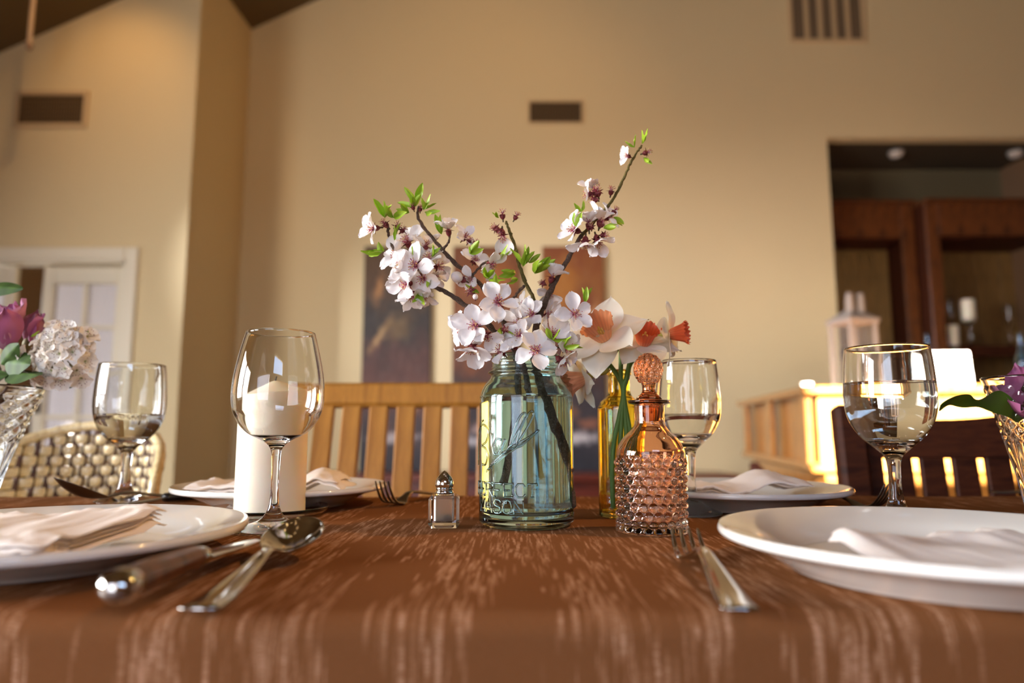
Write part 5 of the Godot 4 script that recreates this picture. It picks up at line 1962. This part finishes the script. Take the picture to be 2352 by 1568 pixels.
	# the forked branch to the right
	var e := branch("tall forked almond branch leaning to the upper right", [
		[[Vector3(1312, 1164, -0.012), Vector3(1302, 1092, -0.014), Vector3(1278, 1020, -0.014), Vector3(1256, 950, -0.008), Vector3(1240, 884, 0.0), Vector3(1228, 820, 0.004), Vector3(1230, 756, 0.006), Vector3(1244, 712, 0.006), Vector3(1264, 668, 0.004), Vector3(1285, 628, 0.002), Vector3(1312, 582, 0.0), Vector3(1336, 540, 0.0)], 24, 10],
		[[Vector3(1336, 540, 0.0), Vector3(1362, 512, -0.002), Vector3(1386, 486, -0.004), Vector3(1408, 456, -0.004), Vector3(1430, 416, -0.004), Vector3(1447, 376, -0.004), Vector3(1462, 352, -0.004), Vector3(1474, 334, -0.004)], 9, 5, M.youngbark],
		[[Vector3(1242, 716, 0.006), Vector3(1228, 690, 0.010), Vector3(1208, 650, 0.012), Vector3(1194, 612, 0.010), Vector3(1184, 570, 0.008), Vector3(1168, 524, 0.006), Vector3(1162, 508, 0.006)], 10, 6, M.youngbark],
		[[Vector3(1204, 656, 0.012), Vector3(1184, 678, 0.004), Vector3(1170, 700, 0.0)], 7, 6],
		[[Vector3(1306, 1128, -0.012), Vector3(1314, 1084, -0.008), Vector3(1318, 1076, -0.008)], 6, 4]])
	grow(e, [
		["leaves", 1458, 338, 0.0, 36, -15, 68, 2], ["leaves", 1474, 330, 0.0, 40, 30, 65, 2], ["leaves", 1478, 362, 0.002, 36, 45, -25, 2],
		["open", 1442, 358, 0.004, 26, -60, 10, 0.6, 4], ["star", 1486, 350, 0.004, 20, 60, 5],
		["open", 1366, 432, -0.002, 46, -20, 60, 0.7, 2], ["open", 1352, 446, 0.002, 40, -75, 0, 0.8, 2], ["star", 1372, 440, 0.012, 26, -20, 40], ["star", 1364, 458, 0.012, 22, -50, 0], ["star", 1404, 438, 0.004, 20, 10, 55],
		["star", 1412, 484, 0.004, 20, 50, 50], ["open", 1352, 512, 0.012, 46, -15, 72, 0.6], ["open", 1378, 506, 0.010, 44, 15, 65, 0.6, 4], ["open", 1396, 500, -0.004, 40, 60, 20, 0.7, 4],
		["open", 1320, 528, 0.010, 46, -60, 10, 0.8], ["star", 1358, 520, 0.020, 18, -10, 30], ["star", 1384, 514, 0.016, 18, 35, 40], ["star", 1388, 540, 0.014, 20, 45, -10],
		["open", 1344, 556, 0.012, 46, -20, -68, 0.6, 4], ["open", 1372, 552, 0.010, 46, 25, -65, 0.6, 4],
		["leaves", 1336, 486, 0.004, 36, -25, 65, 2], ["leaves", 1324, 520, 0.016, 42, -20, 70, 2], ["leaves", 1386, 524, 0.016, 42, 60, 22, 2], ["leaves", 1410, 498, 0.004, 40, 82, -8, 2],
		["star", 1154, 492, 0.008, 22, -15, 68], ["star", 1186, 496, 0.006, 19, 50, 50], ["star", 1138, 524, 0.010, 22, -55, 15], ["star", 1148, 532, 0.012, 18, -20, -50], ["open", 1154, 540, 0.010, 44, 5, -75, 0.35, 2], ["leaves", 1146, 500, 0.006, 26, -60, 50, 2],
		["leaves", 1202, 612, 0.014, 50, 5, 72, 4], ["leaves", 1216, 604, 0.010, 40, 30, 66, 2], ["leaves", 1190, 640, 0.018, 36, -70, -10, 2], ["leaves", 1244, 622, 0.016, 40, 60, 30, 2], ["leaves", 1184, 628, 0.014, 46, -55, 10, 3], ["leaves", 1228, 628, 0.014, 52, 45, 45, 4],
		["open", 1268, 636, 0.008, 42, 35, 60, 0.3], ["star", 1246, 650, 0.010, 18, -40, 10], ["open", 1262, 676, -0.006, 36, -20, -40, 0.7, 4],
		["open", 1320, 722, 0.026, 48, 14, 8, 0.92], ["leaves", 1344, 694, 0.014, 46, 15, 66, 3],
		["open", 1222, 722, 0.012, 44, -20, 10, 0.88], ["open", 1202, 706, -0.006, 42, -50, 25, 0.8], ["open", 1258, 724, -0.008, 40, 40, 0, 0.8], ["star", 1196, 736, 0.026, 17, -20, 0], ["open", 1190, 742, 0.014, 40, -30, -20, 0.85],
		["open", 1230, 806, 0.042, 52, -2, 14, 0.95], ["open", 1194, 770, 0.026, 42, -30, 20, 0.85], ["open", 1268, 768, 0.022, 46, 20, 25, 0.85], ["open", 1300, 800, 0.022, 46, 55, -10, 0.8], ["open", 1288, 828, 0.024, 44, 50, -40, 0.8, 4],
		["leaves", 1268, 780, 0.034, 42, 30, 40, 3], ["leaves", 1296, 798, 0.034, 46, 60, 30, 3], ["leaves", 1296, 724, 0.010, 36, -20, -20, 2]])

# ------------------------------------------------------------------ daffodils in the amber bottle
func daffodil(label: String, at: Vector3, dir: Vector3, r: float, cup_c: Color, cup_len: float, cup_r: float, tilt: float, path: Array, frill := 1.0) -> void:
	var o := thing("daffodil", label, "flower", Vector3.ZERO, 0, "daffodils in the amber bottle")
	var g := group_node("flower_head", o, at)
	g.basis = facing(dir, rng.randf() * TAU)
	for k in 6:
		var m := put("petal", kit.daff[k % 3], M.daffpetal, g)
		var lift := tilt + (0.08 if k % 2 else -0.06) + rng.randf_range(-0.1, 0.1)
		m.basis = Basis(Vector3.UP, TAU * k / 6.0 + rng.randf_range(-0.08, 0.08)) * Basis(Vector3.RIGHT, -lift) * Basis.from_scale(Vector3.ONE * r)
		m.position = Vector3(0, 0.0006 * (k % 2), 0)
	# frilled trumpet
	var b := MB.new()
	var sd := rng.randf() * 10.0
	b.grid(72, 12, func(i, j):
		var t: float = j / 12.0
		var a: float = TAU * i / 72.0
		var fr: float = pow(t, 5.0)
		var rad: float = cup_r * (0.42 + 0.48 * pow(t, 0.7)) + cup_r * fr * (0.16 + frill * (0.13 * sin(a * 13.0 + sd) + 0.07 * sin(a * 29.0 + sd)))
		rad *= 1.0 + 0.05 * sin(a * 6.0) * t
		return Vector3(cos(a) * rad, cup_len * t + cup_r * fr * 0.10 * sin(a * 17.0 + sd * 2.0), sin(a) * rad), true, null,
		func(i, j): return cup_c.lerp(Color(0.86, 0.62, 0.30), clampf(0.55 - j / 9.0, 0, 1)).lerp(cup_c * 0.86, 0.5 + 0.5 * sin(i * 1.7)))
	var cup := part("corona", b, M.daffcup, g)
	b = MB.new()
	b.col = Color(0.75, 0.50, 0.10)
	for k in 6:
		var a := TAU * k / 6.0
		b.tube([Vector3(cos(a), 0, sin(a)) * 0.002, Vector3(cos(a) * 0.0025, cup_len * 0.55, sin(a) * 0.0025)], [0.0008, 0.0012], 5)
	b.tube([Vector3.ZERO, Vector3(0, cup_len * 0.75, 0)], [0.0009, 0.0013], 5)
	part("stamens", b, M.tinted, g)
	# tube behind the petals, ovary, stalk
	b = MB.new()
	var back: Vector3 = at - dir.normalized() * 0.016
	var ov: Vector3 = at - dir.normalized() * 0.026
	b.col = Color(0.42, 0.42, 0.10)
	b.tube([at, back, ov, ov - dir.normalized() * 0.004], [0.0042, 0.003, 0.0042, 0.0028], 10)
	b.col = Color(0.10, 0.19, 0.035)
	var pts := [ov - dir.normalized() * 0.003]
	pts.append_array(path)
	b.tube(curve(pts, 6), [0.0027], 10)
	part("stem", b, M.tinted, o)

func daffodils() -> void:
	kit.daff = []
	for k in 3:
		kit.daff.append(petal_mesh(90 + k, 0.40, -0.06, 0.16, -0.10 + 0.08 * k, Color(0.80, 0.72, 0.42), Color(0.88, 0.82, 0.68), 10, 12, true))
	M.daffpetal = mat(Color.WHITE, 0.55)
	M.daffpetal.vertex_color_use_as_albedo = true
	M.daffpetal.backlight_enabled = true
	M.daffpetal.backlight = Color(0.6, 0.58, 0.52)
	M.daffpetal.cull_mode = BaseMaterial3D.CULL_DISABLED
	M.daffcup = M.daffpetal.duplicate()
	M.daffcup.backlight = Color(0.4, 0.36, 0.3)
	var dd := 0.775
	var neck := at_depth(1432, 868, 0.788)
	var foot := func(x: float, y: float) -> Array: return [at_depth(1432, 905, 0.788), at_depth(x, (y + 905) / 2, 0.79), at_depth(x, y, 0.792)]
	var p1: Array = [at_depth(1425, 800, 0.785), neck + Vector3(-0.003, 0, 0)]
	p1.append_array(foot.call(1408, 1165))
	daffodil("large pale daffodil with a soft orange trumpet, next to the blossom", at_depth(1388, 776, dd - 0.035), look(-30, 32), 0.051, Color(0.82, 0.33, 0.14), 0.025, 0.0175, 0.12, p1, 0.25)
	p1 = [at_depth(1452, 820, 0.79), neck + Vector3(0.003, 0, 0.001)]
	p1.append_array(foot.call(1452, 1150))
	daffodil("pale daffodil with a short red orange cup, in the middle of the bunch", at_depth(1478, 790, dd - 0.005), look(4, 50), 0.042, Color(0.78, 0.13, 0.035), 0.021, 0.0150, 0.0, p1, 0.5)
	p1 = [at_depth(1490, 800, 0.80), at_depth(1450, 832, 0.795), neck + Vector3(0.0045, 0, -0.002)]
	p1.append_array(foot.call(1424, 1172))
	daffodil("pale daffodil seen from the side, its red cup pointing away from the jar", at_depth(1538, 768, dd + 0.005), look(64, 4), 0.037, Color(0.76, 0.12, 0.035), 0.020, 0.0125, 0.0, p1, 0.6)
	p1 = [at_depth(1398, 836, 0.79), neck + Vector3(-0.005, 0, -0.001)]
	p1.append_array(foot.call(1440, 1168))
	daffodil("drooping pale daffodil with a salmon frilled cup beside the jar", at_depth(1340, 868, dd), look(-78, -18), 0.036, Color(0.82, 0.34, 0.18), 0.021, 0.0150, 0.05, p1)

# ------------------------------------------------------------------ the two vases cut by the picture's edges
func big_leaf(ln: float, wd: float, bend: float, sd: int) -> ArrayMesh:
	var b := MB.new()
	b.grid(8, 14, func(i, j):
		var s: float = 1.0 - i / 4.0
		var t: float = j / 14.0
		var half := wd * pow(sin(PI * clampf(pow(t, 0.8), 0.0, 1.0)), 0.85) + 0.001
		return Vector3(s * half, absf(s) * half * 0.35 + bend * ln * t * t + 0.03 * wd * sin(t * 11.0 + sd) * s, t * ln), false, null,
		func(i, j): return Color(0.030, 0.060, 0.014).lerp(Color(0.055, 0.10, 0.022), 0.5 + 0.5 * sin(j * 1.3)) * (1.6 if i == 4 else 1.0))
	return b.mesh()

func set_leaf(o: Node3D, at: Vector3, to: Vector3, wd: float, bend: float, roll: float, sd: int) -> void:
	var m := put("leaf", big_leaf((to - at).length(), wd, bend, sd), M.darkleaf, o)
	var f := facing(to - at, 0.0)
	m.transform = Transform3D(f * Basis(Vector3.UP, roll) * Basis(Vector3.RIGHT, -PI / 2), at)

# a magnolia flower: big curved tepals round a short cone
func magnolia(o: Node3D, at: Vector3, dir: Vector3, ln: float, open: float, n: int, pale: bool) -> void:
	var g := group_node("magnolia_flower", o, at)
	g.basis = facing(dir, rng.randf() * TAU)
	for k in n:
		var lift := lerpf(1.35, 0.5, open) + rng.randf_range(-0.15, 0.15)
		var m := put("petal", kit.tepal[k % 2 if not pale else 2], M.tepal, g)
		m.basis = Basis(Vector3.UP, TAU * k / n + rng.randf_range(-0.1, 0.1)) * Basis(Vector3.RIGHT, -lift) * Basis.from_scale(Vector3.ONE * ln * rng.randf_range(0.9, 1.08))
	var b := MB.new()
	b.col = Color(0.2, 0.16, 0.05)
	b.ball(Vector3(0, ln * 0.1, 0), Vector3(0.14, 0.25, 0.14) * ln, 10, 6)
	part("cone", b, M.tinted, g)

func cut_vase(label: String, p: Vector3, h: float, r0: float, r1: float) -> Node3D:
	var o := thing("cut_glass_vase", label, "vase", p, 0, "cut glass vases")
	var prof := []
	var n := 90
	for j in n + 1:
		var t := float(j) / n
		prof.append(Vector2(lerpf(r0, r1, pow(t, 1.3)), 0.006 + (h - 0.006) * t))
	var outer := [Vector2(0, 0.002), Vector2(r0 * 0.8, 0.002), Vector2(r0 * 1.15, 0.0), Vector2(r0 * 1.15, 0.004)]
	outer.append_array(prof)
	outer.append(Vector2(r1 - 0.0015, h + 0.001))
	var inner := prof.map(func(q): return Vector2(q.x - 0.004, q.y)).filter(func(q): return q.y > 0.018)
	inner.reverse()
	outer.append_array(inner)
	outer.append(Vector2(0, 0.017))
	var b := MB.new()
	b.lathe(outer, 160, Transform3D(), func(q, a):
		var t: float = q.y / h
		if t < 0.05 or t > 0.93:
			return q
		var rr := lerpf(r0, r1, pow(t, 1.3))
		if q.x < rr - 0.002:
			return q
		# crossed cuts leave rows of small pyramids in the upper part, long flutes below
		if t > 0.55:
			var u: float = a * 14.0 / PI
			var w: float = q.y / 0.0075
			return q + Vector2(0.0020 * (absf(sin((u + w) * PI / 2)) * absf(sin((u - w) * PI / 2))), 0)
		return q + Vector2(0.0016 * absf(sin(a * 7.0)), 0))
	part("glass_body", b, M.clear, o)
	return o

func side_vases() -> void:
	M.darkleaf = mat(Color.WHITE, 0.6)
	M.darkleaf.metallic_specular = 0.3
	M.darkleaf.vertex_color_use_as_albedo = true
	M.darkleaf.cull_mode = BaseMaterial3D.CULL_DISABLED
	M.darkleaf.backlight_enabled = true
	M.darkleaf.backlight = Color(0.10, 0.14, 0.02)
	M.tepal = mat(Color.WHITE, 0.5)
	M.tepal.vertex_color_use_as_albedo = true
	M.tepal.backlight_enabled = true
	M.tepal.backlight = Color(0.35, 0.25, 0.28)
	M.tepal.cull_mode = BaseMaterial3D.CULL_DISABLED
	kit.tepal = [
		petal_mesh(31, 0.30, -0.05, 0.55, 0.22, Color(0.22, 0.02, 0.10), Color(0.46, 0.13, 0.27), 10, 12),
		petal_mesh(32, 0.27, -0.06, 0.60, 0.20, Color(0.26, 0.03, 0.12), Color(0.55, 0.25, 0.37), 10, 12),
		petal_mesh(33, 0.34, -0.02, 0.55, 0.25, Color(0.62, 0.30, 0.36), Color(0.84, 0.66, 0.58), 10, 12)]
	# left: magnolia and pear blossom
	var d := 0.86
	var vb := on_table(-62, 1172)
	d = -vb.z
	var rim := at_depth(0, 888, d)
	cut_vase("cut glass vase cut off by the picture's edge, with magnolia and pear blossom", vb, rim.y - TOP, 0.020, 0.066)
	var mouth := Vector3(vb.x, rim.y, vb.z)
	var lp := func(x: float, y: float, dz := 0.0) -> Vector3: return at_depth(x, y, d - dz)
	var o := thing("magnolia_branch", "purple magnolia branch with dark leaves in the cut glass vase", "branch", Vector3.ZERO)
	var b := MB.new()
	b.tube(curve([vb + Vector3(0.004, 0.03, 0), mouth + Vector3(-0.004, -0.02, 0), lp.call(18, 850, 0.01), lp.call(14, 815, 0.01)]), [0.0035], 8)
	part("stem", b, M.bark, o)
	magnolia(o, lp.call(20, 815, 0.012), look(-8, 70), 0.066, 0.42, 6, false)
	magnolia(o, lp.call(62, 796, -0.01), look(50, 58), 0.046, 0.10, 4, false)
	b = MB.new()
	b.tube(curve([lp.call(16, 840, 0.01), lp.call(44, 822, 0.0), lp.call(64, 800, -0.01)]), [0.002], 6)
	part("twig", b, M.bark, o)
	set_leaf(o, lp.call(20, 850, 0.02), lp.call(94, 868, 0.06), 0.016, -0.05, 0.5, 1)
	set_leaf(o, lp.call(10, 830, 0.02), lp.call(58, 832, 0.05), 0.015, 0.1, 1.2, 2)
	set_leaf(o, lp.call(0, 850, 0.02), lp.call(-40, 880, 0.04), 0.018, 0.0, 0.3, 3)
	set_leaf(o, lp.call(2, 836, 0.02), lp.call(34, 792, 0.045), 0.011, 0.1, 2.0, 6)
	set_leaf(o, lp.call(-46, 660, 0.0), lp.call(42, 652, 0.02), 0.013, 0.12, 0.9, 4)
	b = MB.new()
	b.tube(curve([lp.call(0, 850, 0.0), lp.call(-36, 760, 0.0), lp.call(-48, 662, 0.0)]), [0.002], 6)
	part("twig", b, M.bark, o)
	# pear blossom: a ball of small round flowers
	o = thing("pear_branch", "pear branch with a ball of small white flowers, beside the purple magnolia", "branch", Vector3.ZERO)
	b = MB.new()
	b.tube(curve([mouth + Vector3(0.006, -0.05, 0.006), lp.call(40, 850, 0.02), lp.call(72, 816, 0.02), lp.call(110, 812, 0.02), lp.call(150, 808, 0.02)]), [0.003, 0.0026, 0.0024, 0.002, 0.0018], 8)
	part("stem", b, M.bark, o)
	var pk := []
	for k in 3:
		pk.append(petal_mesh(70 + k, 0.46, 0.03, 0.4, 0.12, Color(0.84, 0.80, 0.62), Color(0.95, 0.92, 0.85), 6, 6))
	b = MB.new()
	var r := RandomNumberGenerator.new()
	r.seed = 9
	for k in 10:
		var a := TAU * k / 10.0
		var el := r.randf_range(0.5, 1.2)
		var v := Vector3(cos(a) * cos(el), sin(el), sin(a) * cos(el)) * r.randf_range(0.5, 0.75)
		b.col = Color(0.75, 0.74, 0.6)
		b.tube([Vector3.ZERO, v], [0.018, 0.012], 4)
		b.col = Color(0.22, 0.08, 0.08)
		b.ball(v, Vector3.ONE * 0.042, 5, 4)
	b.col = Color(0.25, 0.3, 0.06)
	b.ball(Vector3.ZERO, Vector3(0.14, 0.1, 0.14), 8, 5)
	var pst := b.mesh()
	var mid: Vector3 = lp.call(138, 812, 0.0)
	var spots := [[120, 772, -20, 30], [150, 756, 10, 45], [96, 780, -50, 35], [172, 770, 40, 35], [136, 812, 0, 0], [108, 822, -30, -10], [166, 808, 25, 5], [192, 800, 60, 10], [196, 830, 65, -20], [150, 846, 0, -30], [118, 850, -25, -35], [88, 832, -60, -5], [78, 866, -50, -35], [104, 870, -10, -55], [140, 872, 20, -50], [176, 850, 45, -35], [130, 752, -10, 65], [178, 786, 50, 30], [160, 784, 15, 20], [118, 796, -25, 12], [186, 868, 50, -50], [60, 818, -70, 10], [150, 776, 5, 30], [104, 800, -45, 10], [200, 772, 65, 40], [88, 800, -55, 20]]
	for s in spots:
		var dir := look(s[2], s[3])
		var z := 0.026 * cos(deg_to_rad(s[2])) * cos(deg_to_rad(s[3]))
		var p: Vector3 = lp.call(s[0], s[1], z + 0.01)
		b = MB.new()
		b.tube([p, mid.lerp(p, 0.45)], [0.0007], 5)
		part("stalk", b, M.greenbark, o)
		var g := group_node("blossom", o, p)
		g.basis = facing(dir, rng.randf() * TAU)
		for k in 5:
			var m := put("petal", pk[k % 3], M.petal, g)
			m.basis = Basis(Vector3.UP, TAU * k / 5.0) * Basis(Vector3.RIGHT, -rng.randf_range(0.1, 0.4)) * Basis.from_scale(Vector3.ONE * 0.0150 * rng.randf_range(0.9, 1.08))
		put("stamens", pst, M.tinted, g).scale = Vector3.ONE * 0.0135
	set_leaf(o, lp.call(120, 868, 0.0), lp.call(190, 884, 0.01), 0.013, -0.1, 0.7, 5)
	for q in [[186, 770], [140, 790], [70, 772]]:
		sprout(o, lp.call(q[0], q[1], 0.012), look(60, 30), 0.016, rng.randf() * 3.0)
	# right: magnolia
	vb = on_table(2396, 1196)
	d = -vb.z
	var h := at_depth(2396, 866, d).y - TOP
	cut_vase("cut glass vase cut off by the picture's edge, with a magnolia behind the filled goblet", vb, h, 0.013, 0.047)
	o = thing("magnolia_branch", "magnolia sprig with a long green leaf, pink petals cut off by the picture's edge", "branch", Vector3.ZERO)
	b = MB.new()
	b.tube(curve([vb + Vector3(0, 0.03, 0), vb + Vector3(-0.004, h, 0), lp.call(2366, 850, 0.0)]), [0.0035], 8)
	part("stem", b, M.bark, o)
	# the long leaf makes a wave: three points to the left
	var lf := MB.new()
	var line := curve([at_depth(2352, 960, d - 0.01), at_depth(2300, 925, d - 0.02), at_depth(2238, 926, d - 0.03), at_depth(2196, 918, d - 0.035), at_depth(2158, 936, d - 0.03)], 8)
	lf.grid(8, line.size() - 1, func(i, j):
		var s: float = 1.0 - i / 4.0
		var t: float = float(j) / (line.size() - 1)
		var half := 0.0165 * pow(sin(PI * clampf(t * 0.95 + 0.03, 0, 1)), 0.6) * (1.0 - 0.72 * exp(-pow((t - 0.47) / 0.14, 2.0)))
		var tw := 0.9 + 0.5 * sin(t * 6.5)
		return line[j] + Vector3(0, s * half * sin(tw), s * half * cos(tw)), false, null,
		func(i, j): return Color(0.055, 0.10, 0.012).lerp(Color(0.11, 0.19, 0.02), 0.5 + 0.5 * sin(j * 0.35)))
	part("leaf", lf, M.leaf, o)
	magnolia(o, at_depth(2366, 958, d), look(-30, 48), 0.060, 0.75, 5, false)
	magnolia(o, at_depth(2382, 940, d + 0.012), look(-5, 70), 0.050, 0.1, 4, true)
